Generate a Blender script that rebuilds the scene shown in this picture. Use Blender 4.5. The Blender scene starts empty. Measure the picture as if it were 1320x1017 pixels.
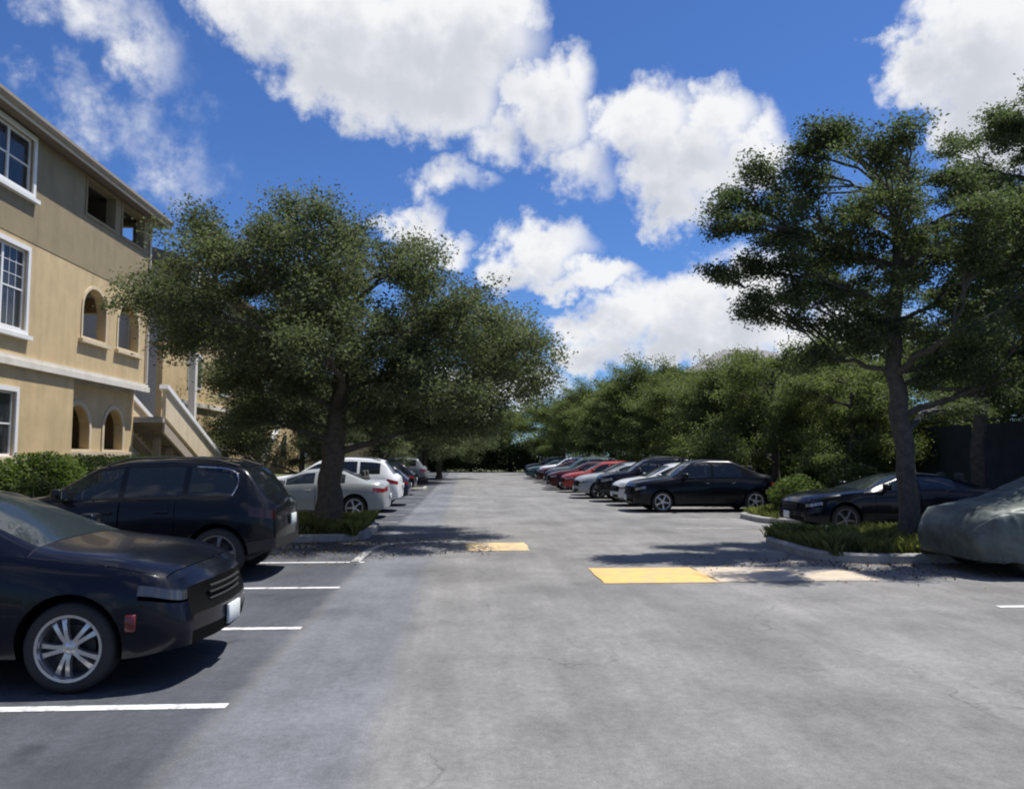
import bpy, bmesh, math, random
import numpy as np
from mathutils import Vector, Matrix

S = bpy.context.scene
COL = S.collection
R = math.radians

# ------------------------------------------------------------------ camera
cam = bpy.data.cameras.new('camera')
cam_o = bpy.data.objects.new('camera', cam)
COL.objects.link(cam_o)
cam_o.location = (0, 0, 1.7)
cam_o.rotation_euler = (R(90 + 4.36), 0, R(-3.27))
cam.sensor_width = 36
cam.lens = 36 * 1050 / 1320
cam.clip_start = 0.1
cam.clip_end = 3000
S.camera = cam_o

# ------------------------------------------------------------------ render / exposure
S.view_settings.view_transform = 'Standard'
S.view_settings.look = 'None'
S.view_settings.gamma = 1
S.view_settings.use_curve_mapping = False
S.view_settings.exposure = 0.35
S.render.engine = 'CYCLES'
S.cycles.use_denoising = True
S.cycles.pixel_filter_type = 'BLACKMAN_HARRIS'
S.cycles.filter_width = 2.0
S.cycles.max_bounces = 5
S.cycles.transparent_max_bounces = 8

# ------------------------------------------------------------------ sun + sky
SUN_EL, SUN_AZ = 67.5, 65.0          # azimuth clockwise from +Y (the aisle direction)
sd = Vector((math.sin(R(SUN_AZ)) * math.cos(R(SUN_EL)), math.cos(R(SUN_AZ)) * math.cos(R(SUN_EL)), math.sin(R(SUN_EL))))
sun = bpy.data.lights.new('sun', 'SUN')
sun.energy = 5.0
sun.angle = R(0.53)
sun.color = (1.0, 0.955, 0.88)
sun_o = bpy.data.objects.new('sun', sun)
COL.objects.link(sun_o)
sun_o.location = (20, 10, 40)
sun_o.rotation_euler = sd.to_track_quat('Z', 'Y').to_euler()

FPX = 1050.0
YAW, PIT = R(3.27), R(4.36)


def px_dir(x, y):
    """direction of a cloud on the sky sphere (azimuth, elevation)"""
    fw = Vector((math.sin(YAW) * math.cos(PIT), math.cos(YAW) * math.cos(PIT), math.sin(PIT)))
    rt = Vector((math.cos(YAW), -math.sin(YAW), 0))
    up = rt.cross(fw)
    d = (fw + rt * ((x - 660) / FPX) - up * ((y - 508.5) / FPX)).normalized()
    return math.atan2(d.x, d.y), math.asin(d.z)


CLOUDS = [  # where each cloud stands: x, y, half width, half height, thickness
    (345, 18, 95, 55, 1), (430, 40, 120, 70, 1), (520, 60, 125, 80, 1), (600, 55, 95, 85, 1), (450, 110, 95, 50, 1),
    (565, 130, 90, 52, 1), (655, 12, 45, 40, .95), (640, 170, 55, 36, .7),
    (705, 140, 65, 62, .95), (735, 100, 40, 42, .8), (750, 205, 50, 45, .72), (830, 150, 80, 50, .95), (925, 145, 55, 42, .95),
    (880, 215, 85, 62, 1), (960, 210, 55, 45, 1), (872, 275, 50, 36, .95), (980, 170, 30, 40, .7),
    (572, 232, 58, 28, .66), (620, 228, 36, 18, .45), (538, 290, 44, 30, .9), (575, 318, 44, 18, .7),
    (698, 318, 66, 42, 1), (655, 345, 42, 28, .85), (770, 352, 55, 24, .85), (725, 360, 50, 18, .8),
    (800, 412, 66, 44, 1), (885, 405, 85, 62, 1), (965, 385, 65, 66, 1), (760, 455, 70, 28, 1), (900, 450, 110, 35, 1), (735, 420, 40, 24, .8),
    (1265, 55, 95, 72, 1), (1195, 88, 55, 42, .95), (1310, 115, 70, 62, 1), (1250, 150, 42, 62, .9), (1150, 52, 40, 18, .6), (1290, 200, 60, 40, .9),
    (125, 15, 110, 45, .52), (185, 70, 60, 66, .50), (150, 165, 140, 66, .38), (225, 215, 85, 48, .40), (70, 110, 75, 45, .34),
    (620, 500, 120, 36, .95), (1060, 430, 120, 60, .8), (660, 420, 60, 24, .4),
]


def ng_node(nt, t, **kw):
    n = nt.nodes.new(t)
    for k, v in kw.items():
        setattr(n, k, v)
    return n


def math_n(nt, op, a, b=None, clamp=False):
    n = nt.nodes.new('ShaderNodeMath')
    n.operation = op
    n.use_clamp = clamp
    for i, v in enumerate((a, b)):
        if v is None:
            continue
        if isinstance(v, (int, float)):
            n.inputs[i].default_value = v
        else:
            nt.links.new(v, n.inputs[i])
    return n.outputs[0]


def cloud_group():
    g = bpy.data.node_groups.new('cloud_cover', 'ShaderNodeTree')
    g.interface.new_socket('AzEl', in_out='INPUT', socket_type='NodeSocketVector')
    g.interface.new_socket('Cover', in_out='OUTPUT', socket_type='NodeSocketFloat')
    gi, go = g.nodes.new('NodeGroupInput'), g.nodes.new('NodeGroupOutput')
    p = gi.outputs[0]
    wn = ng_node(g, 'ShaderNodeTexNoise')
    wn.inputs['Scale'].default_value = 13
    wn.inputs['Detail'].default_value = 5
    wn.inputs['Roughness'].default_value = .62
    g.links.new(p, wn.inputs['Vector'])
    sub = ng_node(g, 'ShaderNodeVectorMath', operation='SUBTRACT')
    g.links.new(wn.outputs['Color'], sub.inputs[0])
    sub.inputs[1].default_value = (.5, .5, .5)
    sc = ng_node(g, 'ShaderNodeVectorMath', operation='SCALE')
    g.links.new(sub.outputs[0], sc.inputs[0])
    sc.inputs['Scale'].default_value = .11
    add = ng_node(g, 'ShaderNodeVectorMath', operation='ADD')
    g.links.new(p, add.inputs[0])
    g.links.new(sc.outputs[0], add.inputs[1])
    wp = add.outputs[0]
    acc = None
    for (x, y, rx, ry, amp) in CLOUDS:
        a, e = px_dir(x, y)
        m = ng_node(g, 'ShaderNodeVectorMath', operation='SUBTRACT')
        g.links.new(wp, m.inputs[0])
        m.inputs[1].default_value = (a, e, 0)
        k = ng_node(g, 'ShaderNodeVectorMath', operation='MULTIPLY')
        g.links.new(m.outputs[0], k.inputs[0])
        k.inputs[1].default_value = (FPX / (rx * 1.25), FPX / (ry * 1.25), 0)
        l = ng_node(g, 'ShaderNodeVectorMath', operation='LENGTH')
        g.links.new(k.outputs[0], l.inputs[0])
        f = math_n(g, 'SUBTRACT', 1.0, l.outputs['Value'], True)
        f = math_n(g, 'MULTIPLY', math_n(g, 'POWER', f, .7), amp)
        acc = f if acc is None else math_n(g, 'MAXIMUM', acc, f)
    # scattered clouds of the same kind all round the rest of the sky
    n2 = ng_node(g, 'ShaderNodeTexNoise')
    n2.inputs['Scale'].default_value = 3.2
    n2.inputs['Detail'].default_value = 3
    g.links.new(wp, n2.inputs['Vector'])
    mr = ng_node(g, 'ShaderNodeMapRange')
    g.links.new(n2.outputs['Fac'], mr.inputs['Value'])
    mr.inputs['From Min'].default_value = .5
    mr.inputs['From Max'].default_value = .72
    sx = ng_node(g, 'ShaderNodeSeparateXYZ')
    g.links.new(p, sx.inputs[0])
    ax = math_n(g, 'ABSOLUTE', math_n(g, 'SUBTRACT', sx.outputs[0], .06))
    ay = sx.outputs[1]
    k1 = ng_node(g, 'ShaderNodeMapRange')
    g.links.new(ax, k1.inputs['Value'])
    k1.inputs['From Min'].default_value = .60
    k1.inputs['From Max'].default_value = .78
    k2 = ng_node(g, 'ShaderNodeMapRange')
    g.links.new(ay, k2.inputs['Value'])
    k2.inputs['From Min'].default_value = .52
    k2.inputs['From Max'].default_value = .66
    outside = math_n(g, 'MAXIMUM', k1.outputs[0], k2.outputs[0])
    acc = math_n(g, 'MAXIMUM', acc, math_n(g, 'MULTIPLY', mr.outputs[0], outside))
    # billowing edge
    n3 = ng_node(g, 'ShaderNodeTexNoise')
    n3.inputs['Scale'].default_value = 26
    n3.inputs['Detail'].default_value = 8
    n3.inputs['Roughness'].default_value = .6
    g.links.new(p, n3.inputs['Vector'])
    d = math_n(g, 'ADD', acc, math_n(g, 'MULTIPLY', math_n(g, 'SUBTRACT', n3.outputs['Fac'], .5), .75))
    g.links.new(d, go.inputs[0])
    return g


def make_world():
    w = bpy.data.worlds.new('World')
    S.world = w
    w.cycles.sampling_method = 'MANUAL'
    w.cycles.sample_map_resolution = 256
    w.use_nodes = True
    nt = w.node_tree
    nt.nodes.clear()
    out = ng_node(nt, 'ShaderNodeOutputWorld')
    bg = ng_node(nt, 'ShaderNodeBackground')
    bg.inputs['Strength'].default_value = 0.075
    sky = ng_node(nt, 'ShaderNodeTexSky')
    sky.sky_type = 'NISHITA'
    sky.sun_disc = False
    sky.sun_elevation = R(SUN_EL)
    sky.sun_rotation = R(SUN_AZ)
    sky.air_density = 1.0
    sky.dust_density = 0.3
    sky.ozone_density = 2.0
    tint = ng_node(nt, 'ShaderNodeMix', data_type='RGBA', blend_type='MULTIPLY')
    tint.inputs[0].default_value = 1
    nt.links.new(sky.outputs[0], tint.inputs[6])
    tint.inputs[7].default_value = (0.49, 0.755, 1.22, 1)
    tc = ng_node(nt, 'ShaderNodeTexCoord')
    sp = ng_node(nt, 'ShaderNodeSeparateXYZ')
    nt.links.new(tc.outputs['Generated'], sp.inputs[0])
    az = math_n(nt, 'ARCTAN2', sp.outputs[0], sp.outputs[1])
    el = math_n(nt, 'ARCSINE', sp.outputs[2])
    cb = ng_node(nt, 'ShaderNodeCombineXYZ')
    nt.links.new(az, cb.inputs[0])
    nt.links.new(el, cb.inputs[1])
    grp = cloud_group()
    g1 = ng_node(nt, 'ShaderNodeGroup')
    g1.node_tree = grp
    nt.links.new(cb.outputs[0], g1.inputs[0])
    off = ng_node(nt, 'ShaderNodeVectorMath', operation='ADD')
    nt.links.new(cb.outputs[0], off.inputs[0])
    off.inputs[1].default_value = (0.018, 0.05, 0)
    g2 = ng_node(nt, 'ShaderNodeGroup')
    g2.node_tree = grp
    nt.links.new(off.outputs[0], g2.inputs[0])
    cover = ng_node(nt, 'ShaderNodeMapRange', interpolation_type='SMOOTHSTEP')
    nt.links.new(g1.outputs[0], cover.inputs['Value'])
    cover.inputs['From Min'].default_value = .17
    cover.inputs['From Max'].default_value = .68
    thick = ng_node(nt, 'ShaderNodeMapRange', interpolation_type='SMOOTHSTEP')
    nt.links.new(math_n(nt, 'ADD', math_n(nt, 'MULTIPLY', g1.outputs[0], .5), math_n(nt, 'MULTIPLY', g2.outputs[0], .6)), thick.inputs['Value'])
    thick.inputs['From Min'].default_value = .38
    thick.inputs['From Max'].default_value = 1.0
    cc = ng_node(nt, 'ShaderNodeMix', data_type='RGBA')
    nt.links.new(thick.outputs[0], cc.inputs[0])
    cc.inputs[6].default_value = (9.6, 9.7, 9.9, 1)
    cc.inputs[7].default_value = (6.5, 6.8, 7.5, 1)
    mx = ng_node(nt, 'ShaderNodeMix', data_type='RGBA')
    nt.links.new(cover.outputs[0], mx.inputs[0])
    nt.links.new(tint.outputs[2], mx.inputs[6])
    nt.links.new(cc.outputs[2], mx.inputs[7])
    nt.links.new(mx.outputs[2], bg.inputs['Color'])
    nt.links.new(bg.outputs[0], out.inputs[0])


make_world()

# ------------------------------------------------------------------ materials
MATS = {}


def mat(name, col, rough=.6, metal=0., noise=0., nscale=8., bump=0., bscale=40., coat=0., spec=.5, alpha=1., detail=4):
    m = bpy.data.materials.new(name)
    m.use_nodes = True
    nt = m.node_tree
    b = nt.nodes['Principled BSDF']
    b.inputs['Base Color'].default_value = (*col, 1)
    b.inputs['Roughness'].default_value = rough
    b.inputs['Metallic'].default_value = metal
    b.inputs['Coat Weight'].default_value = coat
    b.inputs['Coat Roughness'].default_value = .03
    b.inputs['Specular IOR Level'].default_value = spec
    b.inputs['Alpha'].default_value = alpha
    if noise or bump:
        tc = ng_node(nt, 'ShaderNodeTexCoord')
    if noise:
        n = ng_node(nt, 'ShaderNodeTexNoise')
        n.inputs['Scale'].default_value = nscale
        n.inputs['Detail'].default_value = detail
        n.inputs['Roughness'].default_value = .65
        nt.links.new(tc.outputs['Object'], n.inputs['Vector'])
        mr = ng_node(nt, 'ShaderNodeMapRange')
        mr.inputs['From Min'].default_value = .3
        mr.inputs['From Max'].default_value = .7
        mr.inputs['To Min'].default_value = 1 - noise
        mr.inputs['To Max'].default_value = 1 + noise
        nt.links.new(n.outputs['Fac'], mr.inputs['Value'])
        mx = ng_node(nt, 'ShaderNodeMix', data_type='RGBA', blend_type='MULTIPLY')
        mx.inputs[0].default_value = 1
        mx.inputs[6].default_value = (*col, 1)
        nt.links.new(mr.outputs[0], mx.inputs[7])
        nt.links.new(mx.outputs[2], b.inputs['Base Color'])
    if bump:
        n = ng_node(nt, 'ShaderNodeTexNoise')
        n.inputs['Scale'].default_value = bscale
        n.inputs['Detail'].default_value = 3
        nt.links.new(tc.outputs['Object'], n.inputs['Vector'])
        bp = ng_node(nt, 'ShaderNodeBump')
        bp.inputs['Strength'].default_value = bump
        bp.inputs['Distance'].default_value = .02
        nt.links.new(n.outputs['Fac'], bp.inputs['Height'])
        nt.links.new(bp.outputs[0], b.inputs['Normal'])
    MATS[name] = m
    return m


def asphalt_mat():
    m = bpy.data.materials.new('asphalt')
    m.use_nodes = True
    nt = m.node_tree
    b = nt.nodes['Principled BSDF']
    L = nt.links.new
    tc = ng_node(nt, 'ShaderNodeTexCoord')
    P = tc.outputs['Object']

    def noise(scale, detail=4, rough=.6, vec=P, stretch=None):
        if stretch:
            mp = ng_node(nt, 'ShaderNodeMapping')
            mp.inputs['Scale'].default_value = stretch
            L(vec, mp.inputs['Vector'])
            vec = mp.outputs[0]
        n = ng_node(nt, 'ShaderNodeTexNoise')
        n.inputs['Scale'].default_value = scale
        n.inputs['Detail'].default_value = detail
        n.inputs['Roughness'].default_value = rough
        L(vec, n.inputs['Vector'])
        return n.outputs['Fac']

    def rng(v, a, b_, c=0., d=1., smooth=False):
        r = ng_node(nt, 'ShaderNodeMapRange')
        if smooth:
            r.interpolation_type = 'SMOOTHSTEP'
        L(v, r.inputs['Value'])
        for k, x in zip(('From Min', 'From Max', 'To Min', 'To Max'), (a, b_, c, d)):
            r.inputs[k].default_value = x
        return r.outputs[0]

    sx = ng_node(nt, 'ShaderNodeSeparateXYZ')
    L(P, sx.inputs[0])
    x, y = sx.outputs[0], sx.outputs[1]
    wob = math_n(nt, 'MULTIPLY', math_n(nt, 'SUBTRACT', noise(1.3, 3), .5), .22)
    xw = math_n(nt, 'ADD', x, wob)
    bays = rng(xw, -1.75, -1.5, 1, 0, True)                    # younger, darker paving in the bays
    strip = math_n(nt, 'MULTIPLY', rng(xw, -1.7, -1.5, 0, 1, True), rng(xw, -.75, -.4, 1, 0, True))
    base = rng(noise(.35, 5, .6), .3, .7, .18, .255)
    big = rng(noise(.9, 5, .65, stretch=(1, .5, 1)), .34, .68, .78, 1.09)
    track = rng(noise(2.6, 6, .75, stretch=(1, .6, 1)), .36, .68, .90, 1.08)
    blotch = rng(noise(.55, 3, .55), .47, .68, 1., .80, True)
    grit = rng(noise(75, 3, .9), .3, .7, .72, 1.28)
    grit2 = rng(noise(14, 6, .85), .34, .66, .78, 1.2)
    tyre = rng(noise(1.1, 5, .7, stretch=(1.6, .12, 1)), .38, .64, .90, 1.05, True)
    v = base
    for q in (big, track, blotch, grit, grit2, tyre):
        v = math_n(nt, 'MULTIPLY', v, q)
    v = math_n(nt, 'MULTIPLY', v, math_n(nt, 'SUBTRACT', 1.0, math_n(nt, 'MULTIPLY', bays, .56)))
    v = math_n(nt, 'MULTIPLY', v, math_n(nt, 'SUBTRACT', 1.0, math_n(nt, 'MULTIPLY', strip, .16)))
    # hairline cracks
    vo = ng_node(nt, 'ShaderNodeTexVoronoi', feature='DISTANCE_TO_EDGE')
    vo.inputs['Scale'].default_value = .55
    wv = ng_node(nt, 'ShaderNodeVectorMath', operation='MULTIPLY_ADD')
    nn = ng_node(nt, 'ShaderNodeTexNoise')
    nn.inputs['Scale'].default_value = 2.2
    nn.inputs['Detail'].default_value = 5
    L(P, nn.inputs['Vector'])
    L(nn.outputs['Color'], wv.inputs[0])
    wv.inputs[1].default_value = (.6, .6, .6)
    L(P, wv.inputs[2])
    L(wv.outputs[0], vo.inputs['Vector'])
    crack = math_n(nt, 'MULTIPLY', rng(vo.outputs['Distance'], .0, .009, 1, 0), rng(noise(.4, 2), .48, .6))
    v = math_n(nt, 'MULTIPLY', v, math_n(nt, 'SUBTRACT', 1.0, math_n(nt, 'MULTIPLY', crack, .34)))
    # oil drips in the bays
    oil = math_n(nt, 'MULTIPLY', rng(noise(1.7, 3, .5), .64, .74), bays)
    v = math_n(nt, 'MULTIPLY', v, math_n(nt, 'SUBTRACT', 1.0, math_n(nt, 'MULTIPLY', oil, .4)))
    tintm = ng_node(nt, 'ShaderNodeMix', data_type='RGBA')
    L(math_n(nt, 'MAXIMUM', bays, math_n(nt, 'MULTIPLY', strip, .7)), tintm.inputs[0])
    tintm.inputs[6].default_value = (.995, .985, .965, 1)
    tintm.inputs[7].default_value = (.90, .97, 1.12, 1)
    mx = ng_node(nt, 'ShaderNodeMix', data_type='RGBA', blend_type='MULTIPLY')
    mx.inputs[0].default_value = 1
    L(tintm.outputs[2], mx.inputs[6])
    L(v, mx.inputs[7])
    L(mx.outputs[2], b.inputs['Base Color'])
    b.inputs['Roughness'].default_value = .88
    b.inputs['Specular IOR Level'].default_value = .3
    bp = ng_node(nt, 'ShaderNodeBump')
    bp.inputs['Strength'].default_value = .5
    bp.inputs['Distance'].default_value = .008
    L(noise(70, 3, .8), bp.inputs['Height'])
    L(bp.outputs[0], b.inputs['Normal'])
    return m


def weather(m, amount=.16):
    nt = m.node_tree
    b = nt.nodes['Principled BSDF']
    src = b.inputs['Base Color'].links[0].from_socket
    tc = ng_node(nt, 'ShaderNodeTexCoord')
    mp = ng_node(nt, 'ShaderNodeMapping')
    mp.inputs['Scale'].default_value = (2.2, 2.2, .16)
    nt.links.new(tc.outputs['Object'], mp.inputs['Vector'])
    n = ng_node(nt, 'ShaderNodeTexNoise')
    n.inputs['Scale'].default_value = 1.6
    n.inputs['Detail'].default_value = 6
    n.inputs['Roughness'].default_value = .7
    nt.links.new(mp.outputs[0], n.inputs['Vector'])
    r = ng_node(nt, 'ShaderNodeMapRange')
    nt.links.new(n.outputs['Fac'], r.inputs['Value'])
    r.inputs['From Min'].default_value = .42
    r.inputs['From Max'].default_value = .68
    r.inputs['To Min'].default_value = 1.0
    r.inputs['To Max'].default_value = 1 - amount
    mx = ng_node(nt, 'ShaderNodeMix', data_type='RGBA', blend_type='MULTIPLY')
    mx.inputs[0].default_value = 1
    nt.links.new(src, mx.inputs[6])
    nt.links.new(r.outputs[0], mx.inputs[7])
    nt.links.new(mx.outputs[2], b.inputs['Base Color'])


def paint_mat(name, col, wear=.5, under=(.2, .2, .2), scale=6.):
    m = mat(name, col, .7)
    nt = m.node_tree
    b = nt.nodes['Principled BSDF']
    tc = ng_node(nt, 'ShaderNodeTexCoord')
    n = ng_node(nt, 'ShaderNodeTexNoise')
    n.inputs['Scale'].default_value = scale
    n.inputs['Detail'].default_value = 8
    n.inputs['Roughness'].default_value = .75
    nt.links.new(tc.outputs['Object'], n.inputs['Vector'])
    mr = ng_node(nt, 'ShaderNodeMapRange')
    nt.links.new(n.outputs['Fac'], mr.inputs['Value'])
    mr.inputs['From Min'].default_value = .62 - .3 * wear
    mr.inputs['From Max'].default_value = .72 - .15 * wear
    mx = ng_node(nt, 'ShaderNodeMix', data_type='RGBA')
    nt.links.new(mr.outputs[0], mx.inputs[0])
    mx.inputs[6].default_value = (*col, 1)
    mx.inputs[7].default_value = (*under, 1)
    nt.links.new(mx.outputs[2], b.inputs['Base Color'])
    return m


def leaf_mat(name, dark, light, trans=.42):
    m = bpy.data.materials.new(name)
    m.use_nodes = True
    nt = m.node_tree
    nt.nodes.clear()
    L = nt.links.new
    out = ng_node(nt, 'ShaderNodeOutputMaterial')
    at = ng_node(nt, 'ShaderNodeAttribute')
    at.attribute_name = 'tint'
    mx = ng_node(nt, 'ShaderNodeMix', data_type='RGBA')
    L(at.outputs['Fac'], mx.inputs[0])
    mx.inputs[6].default_value = (*dark, 1)
    mx.inputs[7].default_value = (*light, 1)
    p = ng_node(nt, 'ShaderNodeBsdfPrincipled')
    p.inputs['Roughness'].default_value = .62
    p.inputs['Specular IOR Level'].default_value = .22
    L(mx.outputs[2], p.inputs['Base Color'])
    t = ng_node(nt, 'ShaderNodeBsdfTranslucent')
    mt = ng_node(nt, 'ShaderNodeMix', data_type='RGBA', blend_type='MULTIPLY')
    mt.inputs[0].default_value = 1
    L(mx.outputs[2], mt.inputs[6])
    mt.inputs[7].default_value = (1.1, 1.25, .75, 1)
    L(mt.outputs[2], t.inputs['Color'])
    ms = ng_node(nt, 'ShaderNodeMixShader')
    ms.inputs[0].default_value = trans
    L(p.outputs[0], ms.inputs[1])
    L(t.outputs[0], ms.inputs[2])
    L(ms.outputs[0], out.inputs[0])
    return m


M = {
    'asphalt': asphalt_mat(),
    'soil': mat('soil', (.10, .085, .06), .95, noise=.35, nscale=5, bump=.6, bscale=30),
    'lawn': mat('lawn', (.075, .09, .03), .95, noise=.4, nscale=3, bump=.6, bscale=60),
    'concrete': mat('concrete', (.36, .35, .32), .85, noise=.22, nscale=3, bump=.25, bscale=60, detail=8),
    'kerb': mat('kerb', (.30, .295, .28), .85, noise=.25, nscale=4, bump=.25, bscale=50, detail=8),
    'line': paint_mat('line', (.66, .66, .66), .42),
    'line_old': paint_mat('line_old', (.50, .50, .49), .75),
    'yellow': paint_mat('yellow', (.74, .43, .12), .58, (.46, .34, .20), 4.5),
    'yellow_worn': paint_mat('yellow_worn', (.66, .47, .20), .75, (.36, .30, .22), 4.),
    'tan_paint': paint_mat('tan_paint', (.56, .45, .31), .70, (.30, .28, .26), 2.5),
    'stucco': mat('stucco', (.54, .41, .225), .9, noise=.12, nscale=1.4, bump=.35, bscale=70, detail=8),
    'stucco_taupe_shade': mat('stucco_taupe_shade', (.285, .225, .135), .9, noise=.12, nscale=1.4, bump=.35, bscale=70, detail=8),  # darker upper-storey taupe; the colour carries the eave's shade down the wall
    'stucco_pale': mat('stucco_pale', (.60, .50, .34), .9, noise=.1, nscale=2, bump=.3, bscale=70),
    'trim': mat('trim', (.66, .62, .54), .7, noise=.08, nscale=3),
    'white': mat('white', (.74, .74, .73), .5, noise=.05, nscale=3),
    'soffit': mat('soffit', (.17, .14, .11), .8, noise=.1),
    'gutter': mat('gutter', (.30, .25, .19), .5, noise=.08),
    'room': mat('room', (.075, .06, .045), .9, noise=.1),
    'blind': mat('blind', (.60, .61, .62), .6),
    'shingle': mat('shingle', (.16, .13, .11), .9, noise=.3, nscale=20, bump=.4),
    'dark_metal': mat('dark_metal', (.03, .03, .032), .45, .6),
    'steel': mat('steel', (.45, .45, .46), .35, .9),
    'stair': mat('stair', (.34, .28, .22), .85, noise=.15),
    'bluegrey': mat('bluegrey', (.40, .41, .42), .8, noise=.1),
    'bark': mat('bark', (.085, .07, .055), .95, noise=.4, nscale=9, bump=1., bscale=22, detail=8),
    'bark_grey': mat('bark_grey', (.075, .068, .06), .95, noise=.4, nscale=9, bump=1., bscale=22, detail=8),
    'screen': mat('screen', (.022, .03, .036), .85, noise=.25, nscale=2),
    'tyre': mat('tyre', (.018, .018, .019), .75, noise=.15, nscale=10),
    'rim': mat('rim', (.55, .55, .56), .28, .85),
    'rim_dark': mat('rim_dark', (.20, .20, .21), .35, .8),
    'disc': mat('disc', (.05, .05, .05), .5, .6),
    'plastic': mat('plastic', (.018, .018, .019), .55),
    'well': mat('well', (.004, .004, .004), .7, spec=.08),
    'interior': mat('interior', (.03, .03, .032), .85),
    'seat': mat('seat', (.05, .048, .045), .8),
    'glass': mat('glass', (.012, .016, .020), .02, 0, spec=.7, alpha=.82),
    'glass_clear': mat('glass_clear', (.05, .07, .08), .02, 0, spec=.9, alpha=.5),
    'window_glass': mat('window_glass', (.03, .035, .04), .03, spec=.8, alpha=.55),
    'headlight': mat('headlight', (.30, .31, .32), .06, .3, coat=1.),
    'headlight_smoke': mat('headlight_smoke', (.07, .074, .08), .14, .5, coat=.6),
    'taillight': mat('taillight', (.22, .008, .008), .12, coat=1.),
    'taillight_dark': mat('taillight_dark', (.02, .003, .003), .25, coat=.2),
    'marker': mat('marker', (.11, .008, .010), .3, coat=.5),
    'plate': mat('plate', (.62, .66, .66), .5, noise=.06),
    'chrome': mat('chrome', (.75, .75, .76), .12, 1.),
    'cover': None,
    'orange': mat('orange', (.62, .20, .03), .5),
    'leaf_oak': leaf_mat('leaf_oak', (.070, .084, .046), (.175, .195, .108)),
    'leaf_right': leaf_mat('leaf_right', (.052, .072, .036), (.145, .175, .082)),
    'leaf_far': leaf_mat('leaf_far', (.072, .096, .036), (.20, .23, .086)),
    'leaf_shrub': leaf_mat('leaf_shrub', (.035, .06, .015), (.15, .20, .05)),
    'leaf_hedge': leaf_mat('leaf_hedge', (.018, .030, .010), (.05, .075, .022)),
    'grass': leaf_mat('grass', (.075, .085, .028), (.20, .21, .075)),
}

weather(M['stucco'])
weather(M['stucco_taupe_shade'], .14)
weather(M['stucco_pale'], .12)
weather(M['trim'], .14)


def paint(name, col, rough=.3):
    return mat('car_paint_' + name, col, rough, .1, coat=.25, noise=.05, nscale=3, spec=.2)


# ------------------------------------------------------------------ mesh helpers
def mesh_np(name, v, f, smooth=False):
    """v (N,3), f list/array of equal-size faces"""
    me = bpy.data.meshes.new(name)
    v = np.asarray(v, dtype=np.float32)
    f = np.asarray(f, dtype=np.int32)
    k = f.shape[1]
    me.vertices.add(len(v))
    me.vertices.foreach_set('co', v.ravel())
    me.loops.add(f.size)
    me.loops.foreach_set('vertex_index', f.ravel())
    me.polygons.add(len(f))
    me.polygons.foreach_set('loop_start', np.arange(0, f.size, k, dtype=np.int32))
    me.polygons.foreach_set('loop_total', np.full(len(f), k, dtype=np.int32))
    if smooth:
        me.polygons.foreach_set('use_smooth', np.ones(len(f), dtype=bool))
    me.update(calc_edges=True)
    return me


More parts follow.
